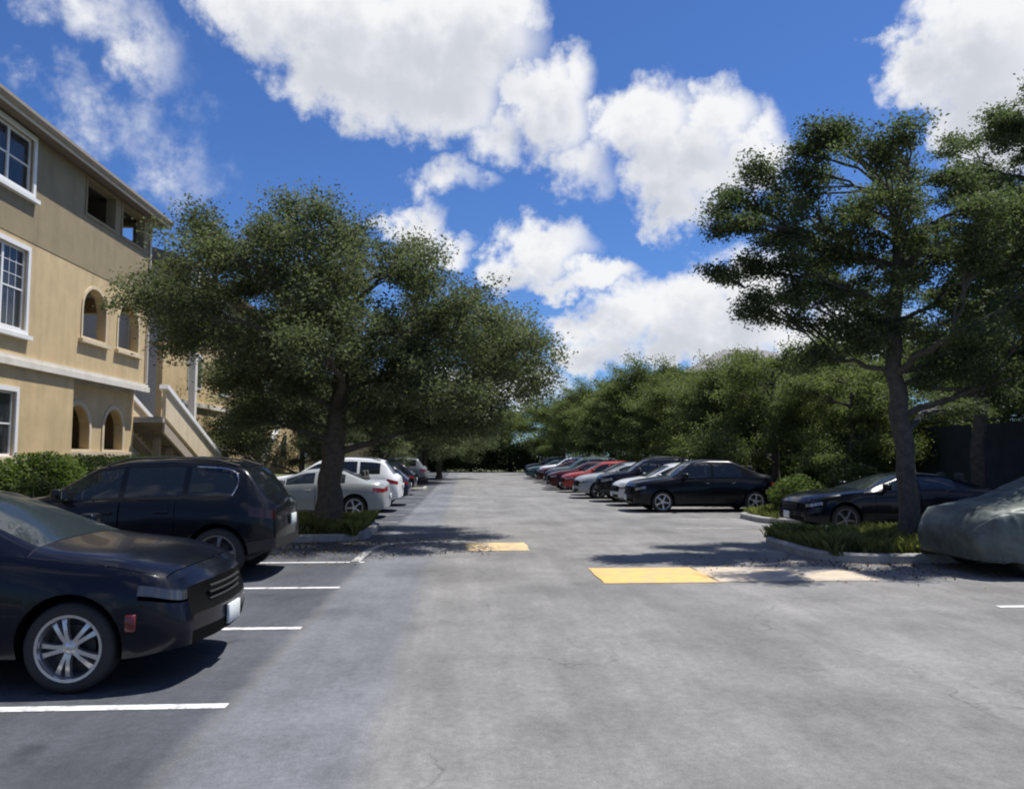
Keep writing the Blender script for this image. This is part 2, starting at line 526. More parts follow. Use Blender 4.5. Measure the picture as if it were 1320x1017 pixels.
class MB:
    def __init__(s):
        s.v, s.f = [], []

    def box(s, x0, x1, y0, y1, z0, z1):
        n = len(s.v)
        s.v += [(x, y, z) for z in (z0, z1) for y in (y0, y1) for x in (x0, x1)]
        s.f += [tuple(n + i for i in q) for q in ((0, 2, 3, 1), (4, 5, 7, 6), (0, 1, 5, 4), (2, 6, 7, 3), (0, 4, 6, 2), (1, 3, 7, 5))]
        return s

    def obox(s, c, ux, uy, uz):
        """oriented box: centre and three half-axis vectors"""
        n = len(s.v)
        c, ux, uy, uz = map(Vector, (c, ux, uy, uz))
        for k in (-1, 1):
            for j in (-1, 1):
                for i in (-1, 1):
                    s.v.append(tuple(c + ux * i + uy * j + uz * k))
        s.f += [tuple(n + i for i in q) for q in ((0, 2, 3, 1), (4, 5, 7, 6), (0, 1, 5, 4), (2, 6, 7, 3), (0, 4, 6, 2), (1, 3, 7, 5))]
        return s

    def poly(s, pts):
        n = len(s.v)
        s.v += [tuple(p) for p in pts]
        s.f.append(tuple(range(n, n + len(pts))))
        return s

    def prism(s, pts, d):
        """extrude a closed polygon by vector d"""
        n = len(s.v)
        k = len(pts)
        d = Vector(d)
        s.v += [tuple(p) for p in pts] + [tuple(Vector(p) + d) for p in pts]
        s.f.append(tuple(range(n + k - 1, n - 1, -1)))
        s.f.append(tuple(range(n + k, n + 2 * k)))
        for i in range(k):
            j = (i + 1) % k
            s.f.append((n + i, n + j, n + k + j, n + k + i))
        return s

    def tube(s, pts, rad, seg=8, cap=True):
        pts = [Vector(p) for p in pts]
        if isinstance(rad, (int, float)):
            rad = [rad] * len(pts)
        n0 = len(s.v)
        for i, p in enumerate(pts):
            t = (pts[min(i + 1, len(pts) - 1)] - pts[max(i - 1, 0)]).normalized()
            a = t.orthogonal().normalized() if i == 0 else (a_prev - t * a_prev.dot(t)).normalized()
            a_prev = a
            b = t.cross(a)
            for j in range(seg):
                q = 2 * math.pi * j / seg
                s.v.append(tuple(p + (a * math.cos(q) + b * math.sin(q)) * rad[i]))
        for i in range(len(pts) - 1):
            for j in range(seg):
                k = (j + 1) % seg
                s.f.append((n0 + i * seg + j, n0 + i * seg + k, n0 + (i + 1) * seg + k, n0 + (i + 1) * seg + j))
        if cap:
            s.f.append(tuple(n0 + j for j in range(seg - 1, -1, -1)))
            e = n0 + (len(pts) - 1) * seg
            s.f.append(tuple(e + j for j in range(seg)))
        return s

    def lathe(s, prof, seg=32, axis='y'):
        """profile of (radius, along axis)"""
        n0 = len(s.v)
        for (r, a) in prof:
            for j in range(seg):
                q = 2 * math.pi * j / seg
                s.v.append((r * math.cos(q), a, r * math.sin(q)) if axis == 'y' else (r * math.cos(q), r * math.sin(q), a))
        for i in range(len(prof) - 1):
            for j in range(seg):
                k = (j + 1) % seg
                s.f.append((n0 + i * seg + j, n0 + i * seg + k, n0 + (i + 1) * seg + k, n0 + (i + 1) * seg + j))
        return s

    def mesh(s, name, smooth=None, fix=True):
        me = bpy.data.meshes.new(name)
        me.from_pydata(s.v, [], s.f)
        if fix:
            bm = bmesh.new()
            bm.from_mesh(me)
            bmesh.ops.recalc_face_normals(bm, faces=bm.faces)
            bm.to_mesh(me)
            bm.free()
        if smooth is not None:
            me.polygons.foreach_set('use_smooth', [True] * len(me.polygons))
            me.set_sharp_from_angle(angle=R(smooth))
        me.update()
        return me


def put(name, me, m=None, parent=None, loc=None):
    if isinstance(me, MB):
        me = me.mesh(name)
    if m is not None:
        me.materials.clear()
        me.materials.append(m)
    o = bpy.data.objects.new(name, me)
    COL.objects.link(o)
    if parent:
        o.parent = parent
    if loc:
        o.location = loc
    return o


def empty(name, loc=(0, 0, 0), rz=0.):
    o = bpy.data.objects.new(name, None)
    o.empty_display_size = .3
    COL.objects.link(o)
    o.location = loc
    o.rotation_euler = (0, 0, rz)
    return o


def tag(o, label=None, cat=None, group=None, kind=None):
    for k, v in (('label', label), ('category', cat), ('group', group), ('kind', kind)):
        if v:
            o[k] = v
    return o


def copy_tree(o, parent=None):
    c = o.copy()
    COL.objects.link(c)
    if parent:
        c.parent = parent
    for ch in o.children:
        copy_tree(ch, c)
    return c


def bevel_me(me, w=.01, seg=2, ang=30):
    bm = bmesh.new()
    bm.from_mesh(me)
    es = [e for e in bm.edges if len(e.link_faces) == 2 and e.calc_face_angle(0) > R(ang)]
    bmesh.ops.bevel(bm, geom=es, offset=w, segments=seg, profile=.5, affect='EDGES')
    bm.to_mesh(me)
    bm.free()
    me.polygons.foreach_set('use_smooth', [True] * len(me.polygons))
    me.set_sharp_from_angle(angle=R(50))
    return me


def boolean(me, cutter):
    a = bpy.data.objects.new('tmp_a', me)
    b = bpy.data.objects.new('tmp_b', cutter)
    COL.objects.link(a)
    COL.objects.link(b)
    md = a.modifiers.new('cut', 'BOOLEAN')
    md.operation = 'DIFFERENCE'
    md.solver = 'EXACT'
    md.object = b
    md.use_self = True
    dg = bpy.context.evaluated_depsgraph_get()
    out = bpy.data.meshes.new_from_object(a.evaluated_get(dg))
    bpy.data.objects.remove(a)
    bpy.data.objects.remove(b)
    bpy.data.meshes.remove(cutter)
    return out


# ------------------------------------------------------------------ ground
g = MB()
g.poly([(-900, -300, -.02), (900, -300, -.02), (900, 1500, -.02), (-900, 1500, -.02)])
tag(put('ground', g, M['lawn']), kind='structure')

lot = empty('parking_lot')
tag(lot, kind='structure')
g = MB()
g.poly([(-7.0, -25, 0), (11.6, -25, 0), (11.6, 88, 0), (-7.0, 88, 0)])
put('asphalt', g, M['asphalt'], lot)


def strip(x0, x1, y0, y1, z=.004):
    return MB().poly([(x0, y0, z), (x1, y0, z), (x1, y1, z), (x0, y1, z)])


# bay lines on the left and on the right
for y in (3.3, 5.82, 8.36, 10.88, 13.45):
    put('bay_line', strip(-6.9, -1.62, y - .055, y + .055), M['line'], lot)
for y in [21.6 + 2.62 * i for i in range(8)]:
    put('bay_line', strip(-6.9, -1.75, y - .055, y + .055), M['line_old'], lot)
for y in (3.9, 6.5, 9.08):
    put('bay_line', strip(6.05, 11.4, y - .055, y + .055), M['line'], lot)
for y in [19.3 + 2.63 * i for i in range(19)]:
    put('bay_line', strip(5.0, 11.4, y - .055, y + .055), M['line_old'], lot)
# white edge line that turns in front of the left island
pts = [(-1.78, 13.35), (-1.74, 15.3), (-1.62, 15.95), (-1.30, 16.35), (-.7, 16.55), (.02, 16.62)]
g = MB()
for a, b in zip(pts[:-1], pts[1:]):
    d = (Vector(b) - Vector(a)).normalized()
    n = Vector((-d.y, d.x)) * .075
    g.poly([(a[0] - n.x, a[1] - n.y, .004), (b[0] - n.x, b[1] - n.y, .004), (b[0] + n.x, b[1] + n.y, .004), (a[0] + n.x, a[1] + n.y, .004)])
put('edge_line', g, M['line_old'], lot)


# low painted humps that cross the aisle
def hump(x0, x1, y0, y1, h, m, sk=0.):
    v, f = [], []
    nx, ny = 14, 8
    for j in range(ny + 1):
        for i in range(nx + 1):
            u, w = i / nx, j / ny
            e = min(1, 6 * u, 6 * (1 - u)) if False else 1
            z = .006 + h * math.sin(math.pi * w) ** .8 * min(1, 8 * u + .15, 8 * (1 - u) + .15) * e
            v.append((x0 + (x1 - x0) * u + .012 * math.sin(9 * w + 3 * u), y0 + (y1 - y0) * w + sk * u, z))
    for j in range(ny):
        for i in range(nx):
            a = j * (nx + 1) + i
            f.append((a, a + 1, a + nx + 2, a + nx + 1))
    me = mesh_np('painted_hump', v, f, True)
    return put('painted_hump', me, m)


o = tag(hump(1.87, 3.45, 11.02, 12.5, .03, M['yellow']), 'bright yellow painted patch on the asphalt, right of the aisle centre', 'road marking')
o = tag(hump(3.46, 5.7, 11.06, 12.5, .03, M['tan_paint']), 'faded tan end of the painted strip, half in tree shade beside the right island', 'road marking')
o = tag(hump(.02, 1.18, 14.9, 16.3, .03, M['yellow_worn']), 'small yellow painted patch farther up the aisle, by the left tree', 'road marking')


# kerbed islands
def island(x0, x1, y0, y1, rc, label_soil=None):
    root = empty('island', ((x0 + x1) / 2, (y0 + y1) / 2, 0))
    tag(root, kind='structure')
    cx, cy = (x0 + x1) / 2, (y0 + y1) / 2

    def ring(off):
        p = []
        for (sx, sy, a0) in ((1, 1, 0), (-1, 1, 90), (-1, -1, 180), (1, -1, 270)):
            ox = (x1 if sx > 0 else x0) - sx * rc
            oy = (y1 if sy > 0 else y0) - sy * rc
            for k in range(7):
                a = R(a0 + 15 * k)
                p.append((ox + (rc - off) * math.cos(a) - cx, oy + (rc - off) * math.sin(a) - cy))
        return p
    # straight kerb stones and corner pieces with open joints between
    o_, i_ = ring(0), ring(.15)
    n = len(o_)

    def piece(po, pi):
        g = MB()
        k = len(po)
        prof = []
        for (a, b) in zip(po, pi):
            prof.append([(a[0], a[1], 0), (a[0] * .985 + b[0] * .015, a[1] * .985 + b[1] * .015, .12), (a[0] * .8 + b[0] * .2, a[1] * .8 + b[1] * .2, .145), (b[0], b[1], .15), (b[0], b[1], 0)])
        b0 = len(g.v)
        for row in prof:
            g.v += row
        for r in range(k - 1):
            for c in range(4):
                a = b0 + r * 5 + c
                g.f.append((a, a + 1, a + 6, a + 5))
        g.f.append(tuple(b0 + c for c in range(5)))
        g.f.append(tuple(b0 + (k - 1) * 5 + c for c in range(4, -1, -1)))
        put('kerb', g, M['kerb'], root)
    for c in range(4):
        piece(o_[c * 7:c * 7 + 7], i_[c * 7:c * 7 + 7])
        a, b = Vector(o_[c * 7 + 6]), Vector(o_[(c * 7 + 7) % n])
        ai, bi = Vector(i_[c * 7 + 6]), Vector(i_[(c * 7 + 7) % n])
        L = (b - a).length
        k = max(1, round(L / 1.5))
        for j in range(k):
            t0, t1 = (j / k) + .006 / L, ((j + 1) / k) - .006 / L
            piece([a.lerp(b, t0), a.lerp(b, t1)], [ai.lerp(bi, t0), ai.lerp(bi, t1)])
    g = MB()
    inner = ring(.152)
    g.poly([(p[0], p[1], .11) for p in inner])
    put('soil', g, M['soil'], root)
    return root


island(-6.9, -2.0, 16.6, 20.4, 1.0)
island(5.75, 11.5, 12.75, 16.3, 1.0)
island(7.6, 11.5, 20.2, 23.0, .8)
island(-6.9, -2.0, 40.6, 44.4, 1.0)

# kerbs and paths along both sides of the lot
side = empty('kerb_strip')
tag(side, kind='structure')
for i in range(48):
    y = -20 + 2.2 * i
    put('kerb', MB().box(-7.16, -7.0, y + .006, y + 2.194, -.02, .15), M['kerb'], side)
    put('kerb', MB().box(11.6, 11.76, y + .006, y + 2.194, -.02, .15), M['kerb'], side)
walk = empty('pavement')
tag(walk, kind='structure')
for i in range(56):
    y = -20 + 1.8 * i
    put('paving_slab', MB().box(-8.7, -7.165, y + .008, y + 1.792, -.02, .145 + .003 * math.sin(i * 2.7)), M['concrete'], walk)
bank = MB()
bank.v = [(-8.705, -20, .14), (-8.705, 88, .14), (-10.0, 88, .66), (-10.0, -20, .66), (-40, 88, .68), (-40, -20, .68)]
bank.f = [(0, 1, 2, 3), (3, 2, 4, 5)]
tag(put('lawn', bank, M['lawn']), kind='structure')
bank2 = MB().poly([(11.765, -20, .12), (60, -20, .12), (60, 88, .12), (11.765, 88, .12)])
tag(put('lawn', bank2, M['lawn']), kind='structure')


# ------------------------------------------------------------------ the three-storey building
def arch_pts(x, y0, y1, z0, z1, arch=True, n=10):
    """outline of an opening in the plane x"""
    p = [(x, y0, z0), (x, y1, z0)]
    if arch:
        r = (y1 - y0) / 2
        zc = z1 - r * .9
        for k in range(n + 1):
            a = math.pi * k / n
            p.append((x, (y0 + y1) / 2 + r * math.cos(a), zc + r * .9 * math.sin(a)))
    else:
        p += [(x, y1, z1), (x, y0, z1)]
    return p


def surround(parent, x, y0, y1, z0, z1, arch, w=.13, d=.05, name='surround', m='trim', sill=True):
    """raised moulding round an opening; frame of mitred lengths"""
    inn = arch_pts(x, y0 - .004, y1 + .004, z0 - .004, z1 + .004, arch)
    out = arch_pts(x, y0 - w, y1 + w, z0 - w, z1 + w, arch)
    g = MB()
    n = len(inn)
    for i in range(n):
        j = (i + 1) % n
        q = [inn[i], inn[j], out[j], out[i]]
        b = len(g.v)
        g.v += [(p[0] + 0.001, p[1], p[2]) for p in q] + [(p[0] + d, p[1], p[2]) for p in q]
        g.f += [tuple(b + k for k in t) for t in ((4, 5, 6, 7), (0, 1, 5, 4), (1, 2, 6, 5), (2, 3, 7, 6), (3, 0, 4, 7))]
    o = put(name, g, M[m], parent)
    if sill:
        put('sill', MB().box(x, x + .13, y0 - .2, y1 + .2, z0 - .10 - w, z0 - w - .002), M[m], parent)
    return o


bld = empty('apartment_building', (-10.8, 28.1, .66))
tag(bld, 'three-storey tan stucco apartment block with arched corner balconies and white windows', 'building')
OB = Vector(bld.location)


class LB:
    """a stand-in parent helper: shift world coordinates to the building's own"""
    pass


def bput(name, g, m, parent=None, root=bld):
    off = Vector(root.location)
    g.v = [(p[0] - off.x, p[1] - off.y, p[2] - off.z) for p in g.v]
    return put(name, g, m, parent or root)


FX = -10.8
YC = 28.1
Y_L = 6.0
WIN = [  # y0, y1, z0, z1
    (18.5, 20.45, 8.2, 9.55), (18.5, 20.4, 4.77, 6.74), (18.5, 20.15, 1.72, 3.25),
    (11.5, 13.4, 8.2, 9.55), (11.5, 13.4, 4.77, 6.74), (11.5, 13.15, 1.72, 3.25),
]
OPEN = [  # balcony openings y0,y1,z0,z1,arch
    (23.35, 25.2, 8.62, 9.6, False), (25.75, 27.45, 8.62, 9.6, False),
    (23.4, 24.85, 5.1, 6.55, True), (25.75, 27.3, 5.1, 6.55, True),
]
OPEN1 = [(23.35, 24.85, 1.92, 3.18, True), (25.85, 27.2, 1.92, 3.18, True)]


def wall_with_openings(x0, x1, y0, y1, z0, z1, ops):
    me = MB().box(x0, x1, y0, y1, z0, z1).mesh('wall')
    cut = MB()
    for (a, b, c, d, ar) in ops:
        cut.prism(arch_pts(x0 - .3, a, b, c, d, ar), (x1 - x0 + .6, 0, 0))
    cm = cut.mesh('cutter')
    out = boolean(me, cm)
    out.transform(Matrix.Translation(-OB))
    return out


put('wall', wall_with_openings(FX - .25, FX, Y_L, YC, 3.92, 6.995, [w + (False,) for w in WIN if 4 < w[2] < 7] + [q for q in OPEN if q[2] < 7]), M['stucco'], bld)
put('wall', wall_with_openings(FX - .25, FX + .012, Y_L, YC + .012, 7.0, 9.72, [w + (False,) for w in WIN if w[2] > 7] + [q for q in OPEN if q[2] > 7]), M['stucco_taupe_shade'], bld)
put('wall', wall_with_openings(FX - .25, FX, Y_L, 23.06, .5, 3.915, [w + (False,) for w in WIN if w[2] < 4]), M['stucco'], bld)
put('wall', wall_with_openings(FX - .62, FX - .37, 23.065, YC - .004, .5, 3.915, OPEN1), M['stucco'], bld)
put('wall', MB().box(-26 - FX, -.256, -.0 - .25, -.01, -.16, 8.75), M['stucco'], bld).hide_render = False
# the wall above is the end wall; the balconies open through it too
bpy.data.objects.remove([o for o in bld.children if o.name.startswith('wall')][-1])


def end_wall(y0, y1, x0, x1, z0, z1, ops):
    me = MB().box(x0, x1, y0, y1, z0, z1).mesh('wall')
    if ops:
        cut = MB()
        for (a, b, c, d) in ops:
            cut.box(a, b, y0 - .3, y1 + .3, c, d)
        me = boolean(me, cut.mesh('cutter'))
    me.transform(Matrix.Translation(-OB))
    return me


put('wall', end_wall(YC - .25, YC - .003, -26, FX - .255, 3.93, 9.71, [(-13.4, -11.3, 5.1, 6.5), (-13.4, -11.3, 8.3, 9.5)]), M['stucco'], bld)
put('wall', end_wall(YC - .25, YC - .006, -26, FX - .63, .5, 3.91, []), M['stucco'], bld)
put('wall', end_wall(Y_L, Y_L + .25, -26, FX - .255, .5, 9.71, []), M['stucco'], bld)
put('wall', end_wall(Y_L + .26, YC - .26, -26, -25.75, .5, 9.71, []), M['stucco'], bld)
# balcony rooms
for (z0, z1) in ((.62, .72), (3.8, 3.9), (7.0, 7.1)):
    bput('floor_slab', MB().box(-15, FX - .64 if z0 < 3 else FX - .26, 22.9, YC - .26, z0, z1), M['concrete'])
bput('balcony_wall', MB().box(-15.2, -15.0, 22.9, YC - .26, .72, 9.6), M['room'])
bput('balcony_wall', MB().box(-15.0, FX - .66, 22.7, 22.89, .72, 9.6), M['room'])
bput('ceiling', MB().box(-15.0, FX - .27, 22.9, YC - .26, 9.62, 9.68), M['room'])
for zf in (.74, 3.92, 7.12):
    b = bput('balcony_door', MB().box(-14.995, -14.95, 23.4, 25.4, zf, zf + 2.05), M['window_glass'])
    q = MB()
    for y in (23.36, 24.38, 25.4):
        q.box(-14.95, -14.9, y - .04, y + .04, zf, zf + 2.08)
    q.box(-14.95, -14.9, 23.4, 25.36, zf + 2.01, zf + 2.08)
    bput('door_frame', q, M['white'], b)
    for v in bpy.data.objects['door_frame'].data.vertices:
        pass
# mouldings
for (a, b, c, d, ar) in OPEN:
    o = surround(bld, .013 if c > 7 else 0, a - OB.y, b - OB.y, c - OB.z, d - OB.z, ar, .09, .03, sill=not (c > 7), m='stucco_taupe_shade' if not ar else 'stucco_pale')
for (a, b, c, d, ar) in OPEN1:
    surround(bld, -.37, a - OB.y, b - OB.y, c - OB.z, d - OB.z, ar, .14, .04, sill=False, m='stucco_pale')
bput('band', MB().box(FX + .001, FX + .12, Y_L, YC + .05, 3.86, 4.02), M['trim'])
bput('band', MB().box(FX + .001, FX + .07, Y_L, YC + .03, 4.025, 4.12), M['trim'])
bput('plinth', MB().box(FX + .001, FX + .09, Y_L, 23.05, 1.56, 1.70), M['stucco_pale'])
bput('plinth', MB().box(FX - .369, FX - .28, 23.07, YC - .01, 1.66, 1.86), M['stucco_pale'])

# windows: frame, panes, glazing bars and blinds
for (y0, y1, z0, z1) in WIN:
    surround(bld, .013 if z0 > 7 else 0, y0 - OB.y, y1 - OB.y, z0 - OB.z, z1 - OB.z, False, .12, .045, m='white')
    q = MB()
    t = .05
    ym = (y0 + y1) / 2
    zm = (z0 + z1) / 2
    X0, X1 = FX - .12, FX - .05
    q.box(X0, X1, y0, y0 + t, z0, z1)
    q.box(X0, X1, y1 - t, y1, z0, z1)
    q.box(X0, X1, ym - .04, ym + .04, z0, z1)
    q.box(X0, X1, y0 + t, ym - .04, z0, z0 + t)
    q.box(X0, X1, ym + .04, y1 - t, z0, z0 + t)
    q.box(X0, X1, y0 + t, ym - .04, z1 - t, z1)
    q.box(X0, X1, ym + .04, y1 - t, z1 - t, z1)
    w = bput('window', q, M['white'])
    for (a, b) in ((y0 + t, ym - .04), (ym + .04, y1 - t)):
        bput('pane', MB().box(FX - .095, FX - .088, a, b, z0 + t, zm - .018), M['window_glass'], w)
        bput('pane', MB().box(FX - .085, FX - .078, a, b, zm + .018, z1 - t), M['window_glass'], w)
        bput('meeting_rail', MB().box(FX - .1, FX - .062, a, b, zm - .018, zm + .018), M['white'], w)
        g = MB()
        for k in (1, 2):
            yy = a + (b - a) * k / 3
            g.box(FX - .078, FX - .070, yy - .009, yy + .009, zm + .02, z1 - t)
            g.box(FX - .088, FX - .080, yy - .009, yy + .009, z0 + t, zm - .02)
        for k in (1, 2):
            zz = zm + (z1 - t - zm) * k / 3
            g.box(FX - .076, FX - .068, a, b, zz - .009, zz + .009)
        if 4 < z0 < 7:
            bput('glazing_bar', g, M['blind'], w)
        g = MB()
        n = 22
        half = z0 + .5 if z0 < 4 else z0 + .15 if z0 < 7 else zm
        for k in range(n):
            zz = z1 - .03 - (z1 - half) * k / n
            g.box(FX - .2, FX - .185, a, b, zz - .9 * (z1 - half) / n, zz)
        bput('blind', g, M['blind'], w)
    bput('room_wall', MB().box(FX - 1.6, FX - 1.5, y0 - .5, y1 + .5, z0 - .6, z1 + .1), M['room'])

# eaves: overhanging soffit, fascia, gutter and a shingled hip roof
EO = .42
bput('soffit', MB().box(-27, FX + EO, Y_L - .5, YC + .55, 9.735, 9.78), M['soffit'])
bput('fascia', MB().box(FX + EO + .001, FX + EO + .03, Y_L - .5, YC + .58, 9.66, 9.86), M['trim'])
bput('fascia', MB().box(-27, FX + EO, YC + .551, YC + .58, 9.66, 9.86), M['trim'])
bput('gutter', MB().prism([(FX + EO + .032, Y_L - .5, 9.88), (FX + EO + .032, Y_L - .5, 9.73), (FX + EO + .09, Y_L - .5, 9.73), (FX + EO + .14, Y_L - .5, 9.80), (FX + EO + .14, Y_L - .5, 9.88)], (0, YC + .6 - Y_L + .5, 0)), M['gutter'])
rf = MB()
xa, xb, ya, yb = -27, FX + EO + .05, Y_L - .5, YC + .6
rf.v = [(xa, ya, 9.89), (xb, ya, 9.89), (xb, yb, 9.89), (xa, yb, 9.89), (-18.9, ya + 8, 12.2), (-18.9, yb - 8, 12.2)]
rf.f = [(0, 1, 4), (1, 2, 5, 4), (2, 3, 5), (3, 0, 4, 5), (3, 2, 1, 0)]
bput('roof', rf, M['shingle'])
bput('downpipe', MB().tube([(FX + .06, YC - .12, 9.7), (FX + .06, YC - .12, 4.15)], .04, 10), M['trim'])

# ------------------------------------------------------------------ outside stair and the wing beyond it
stair = empty('outdoor_staircase', (-10.2, 31.5, .66))
tag(stair, 'concrete outdoor staircase with pale capped side walls at the end of the tan building', 'staircase')
SY0, SY1, SZ0, SZ1 = 28.3, 34.3, 4.0, 1.78


def sp(y, z):
    return z


for X0 in (-10.3, -11.75):
    pts = [(X0, SY0, SZ0), (X0, SY1, SZ1), (X0, SY1, SZ1 - .98), (X0, SY0, SZ0 - .98)]
    bput('side_wall', MB().prism(pts, (.12, 0, 0)), M['stucco_pale'], root=stair)
    d = Vector((0, SY1 - SY0, SZ1 - SZ0)).normalized()
    nrm = Vector((0, -d.z, d.y))
    c = Vector((X0 + .06, (SY0 + SY1) / 2, (SZ0 + SZ1) / 2)) + nrm * .045
    bput('wall_cap', MB().obox(c, (.15, 0, 0), d * ((SY1 - SY0) / 2 / d.y + .1), nrm * .075), M['white'], root=stair)
ns = 17
for k in range(ns):
    y = SY0 + (SY1 - SY0) * k / ns
    z = SZ0 - .95 - (SZ0 - SZ1) * k / ns
    bput('step', MB().box(-11.625, -10.305, y, y + (SY1 - SY0) / ns - .01, z - .14, z), M['stair'], root=stair)
for X0 in (-10.28, -11.72):
    pts = [(X0, SY0, SZ0 - 1.15), (X0, SY1 - 1.2, SZ1 - .72), (X0, SY1 - 1.6, SZ1 - .9), (X0, SY0, SZ0 - 1.5)]
    bput('stringer', MB().prism(pts, (.08, 0, 0)), M['stair'], root=stair)
bput('landing', MB().box(-13.5, -10.2, YC + .01, SY0 - .01, 2.85, 3.0), M['concrete'], root=stair)
bput('newel', MB().box(-10.36, -10.12, SY1, SY1 + .24, .5, SZ1 + .12), M['stucco_pale'], root=stair)
for (y) in (29.2, 30.4):
    bput('support', MB().box(-10.9, -10.7, y, y + .2, .5, 2.4 - (y - 29) * .3), M['stair'], root=stair)

wing = empty('apartment_building', (-12.5, 45, .66))
tag(wing, 'farther pale wing of the apartments, mostly hidden behind the big left tree', 'building')
bput('wall', MB().box(-26, -12.3, 33.0, 33.25, .5, 9.4), M['bluegrey'], root=wing)
bput('wall', MB().box(-12.299, -12.05, 33.0, 60, .5, 9.4), M['stucco'], root=wing)
bput('roof', MB().prism([(-26, 32.3, 9.42), (-11.2, 32.3, 9.42), (-11.2, 32.3, 9.6), (-18, 32.3, 11.6), (-26, 32.3, 9.6)], (0, 28.5, 0)), M['shingle'], root=wing)
for (x, y) in ((-10.9, 33.15), (-13.2, 32.9)):
    bput('column', MB().box(x - .13, x + .13, y - .13, y + .13, .5, 9.4), M['trim'], root=wing)
bput('breezeway_beam', MB().box(-13.07, -11.04, 32.85, 32.98, 6.3, 7.0), M['bluegrey'], root=wing)
for (y0, z0) in [(y, z) for y in (36, 40.5, 45, 49.5, 54) for z in (1.7, 4.8, 7.9)]:
    w = bput('window', MB().box(-12.049, -12.0, y0 - .1, y0 + 1.7, z0 - .1, z0 + 1.5), M['white'], root=wing)
    for j in (0, 1):
        off = Vector(wing.location)
        g = MB().box(-11.999, -11.985, y0 + .82 * j, y0 + .78 + .82 * j, z0, z0 + 1.4)
        bput('pane', g, M['window_glass'], w, root=wing)
bput('band', MB().box(-12.049, -11.93, 33.0, 60, 3.9, 4.1), M['trim'], root=wing)

st2 = empty('outdoor_staircase', (-9.6, 40, .66))
tag(st2, 'far staircase seen under the left tree, only its pale slanting cap and post showing', 'staircase')
for (ya, za, yb, zb) in ((43.0, 4.0, 38.0, 1.4),):
    pts = [(-9.4, ya, za), (-9.4, yb, zb), (-9.4, yb, zb - .9), (-9.4, ya, za - .9)]
    bput('side_wall', MB().prism(pts, (.12, 0, 0)), M['stucco'], root=st2)
    d = Vector((0, yb - ya, zb - za)).normalized()
    nrm = Vector((0, d.z, -d.y))
    c = Vector((-9.34, (ya + yb) / 2, (za + zb) / 2)) + nrm * .045
    bput('wall_cap', MB().obox(c, (.12, 0, 0), d * 2.9, nrm * .045), M['white'], root=st2)
    for k in range(14):
        y = yb + (ya - yb) * k / 14
        z = zb - .85 + (za - zb) * k / 14
        bput('step', MB().box(-10.8, -9.41, y + .01, y + 5 / 14, z - .14, z), M['stair'], root=st2)
    bput('post', MB().box(-9.5, -9.25, yb - .26, yb - .01, .4, zb + .2), M['stucco_pale'], root=st2)

lw = empty('garden_wall', (-7.4, 45, .1))
tag(lw, 'low pale stucco wall standing behind the white cars, under the left tree', 'wall')
bput('wall_body', MB().box(-9.0, -3.8, 47.0, 47.2, 0, 2.35), M['stucco_pale'], root=lw)
bput('coping', MB().box(-9.05, -3.75, 46.94, 47.26, 2.355, 2.45), M['trim'], root=lw)

# house beyond the right-hand trees
hs = empty('house', (24, 75, 0))
tag(hs, 'pale building with a grey hipped roof rising behind the right tree row', 'building')
bput('wall', MB().box(20.5, 34, 70, 84, -.1, 8.9), M['stucco_pale'], root=hs)
rf = MB()
rf.v = [(19.4, 69, 8.92), (35, 69, 8.92), (35, 85, 8.92), (19.4, 85, 8.92), (25, 77, 12.0), (29, 77, 12.0)]
rf.f = [(0, 1, 5, 4), (1, 2, 5), (2, 3, 4, 5), (3, 0, 4), (3, 2, 1, 0)]
bput('roof', rf, mat('roof_grey', (.20, .19, .19), .9, noise=.2, nscale=5), root=hs)
for x in (21.4, 24.5, 28.5):
    for z in (1.2, 4.0, 7.0):
        w = bput('window', MB().box(x - .1, x + 1.5, 69.9, 69.995, z - .1, z + 1.6), M['white'], root=hs)
        bput('pane', MB().box(x, x + .68, 69.87, 69.898, z, z + 1.5), M['window_glass'], w, root=hs)
        bput('pane', MB().box(x + .72, x + 1.4, 69.87, 69.898, z, z + 1.5), M['window_glass'], w, root=hs)

# dark screened fence on the right
fx = 14.2
fc = empty('screen_fence', (fx, 26, .12))
tag(fc, 'tall fence hung with dark windscreen fabric behind the right-hand cars', 'fence')
for i in range(11):
    y = 10 + 3 * i
    bput('post', MB().tube([(fx, y, .1), (fx, y, 2.75)], .035, 8), M['dark_metal'], root=fc)
    if i < 10:
        v, f = [], []
        for a in range(13):
            for b in range(3):
                v.append((fx - .045 + .025 * math.sin(a * 1.3 + i) * (1 - abs(b - 1) * .6), y + .04 + 2.92 * a / 12, .2 + 1.2 * b))
        q = MB()
        q.v = v + [(x - .006, yy, z) for x, yy, z in v]
        nn = len(v)
        for a in range(12):
            for b in range(2):
                k = a * 3 + b
                q.f += [(k, k + 1, k + 4, k + 3), (nn + k, nn + k + 3, nn + k + 4, nn + k + 1)]
        bput('fabric_panel', q, M['screen'], root=fc)
bput('top_rail', MB().tube([(fx, 10, 2.72), (fx, 40, 2.72)], .025, 8), M['dark_metal'], root=fc)
bput('bottom_rail', MB().tube([(fx, 10, .17), (fx, 40, .17)], .02, 8), M['dark_metal'], root=fc)


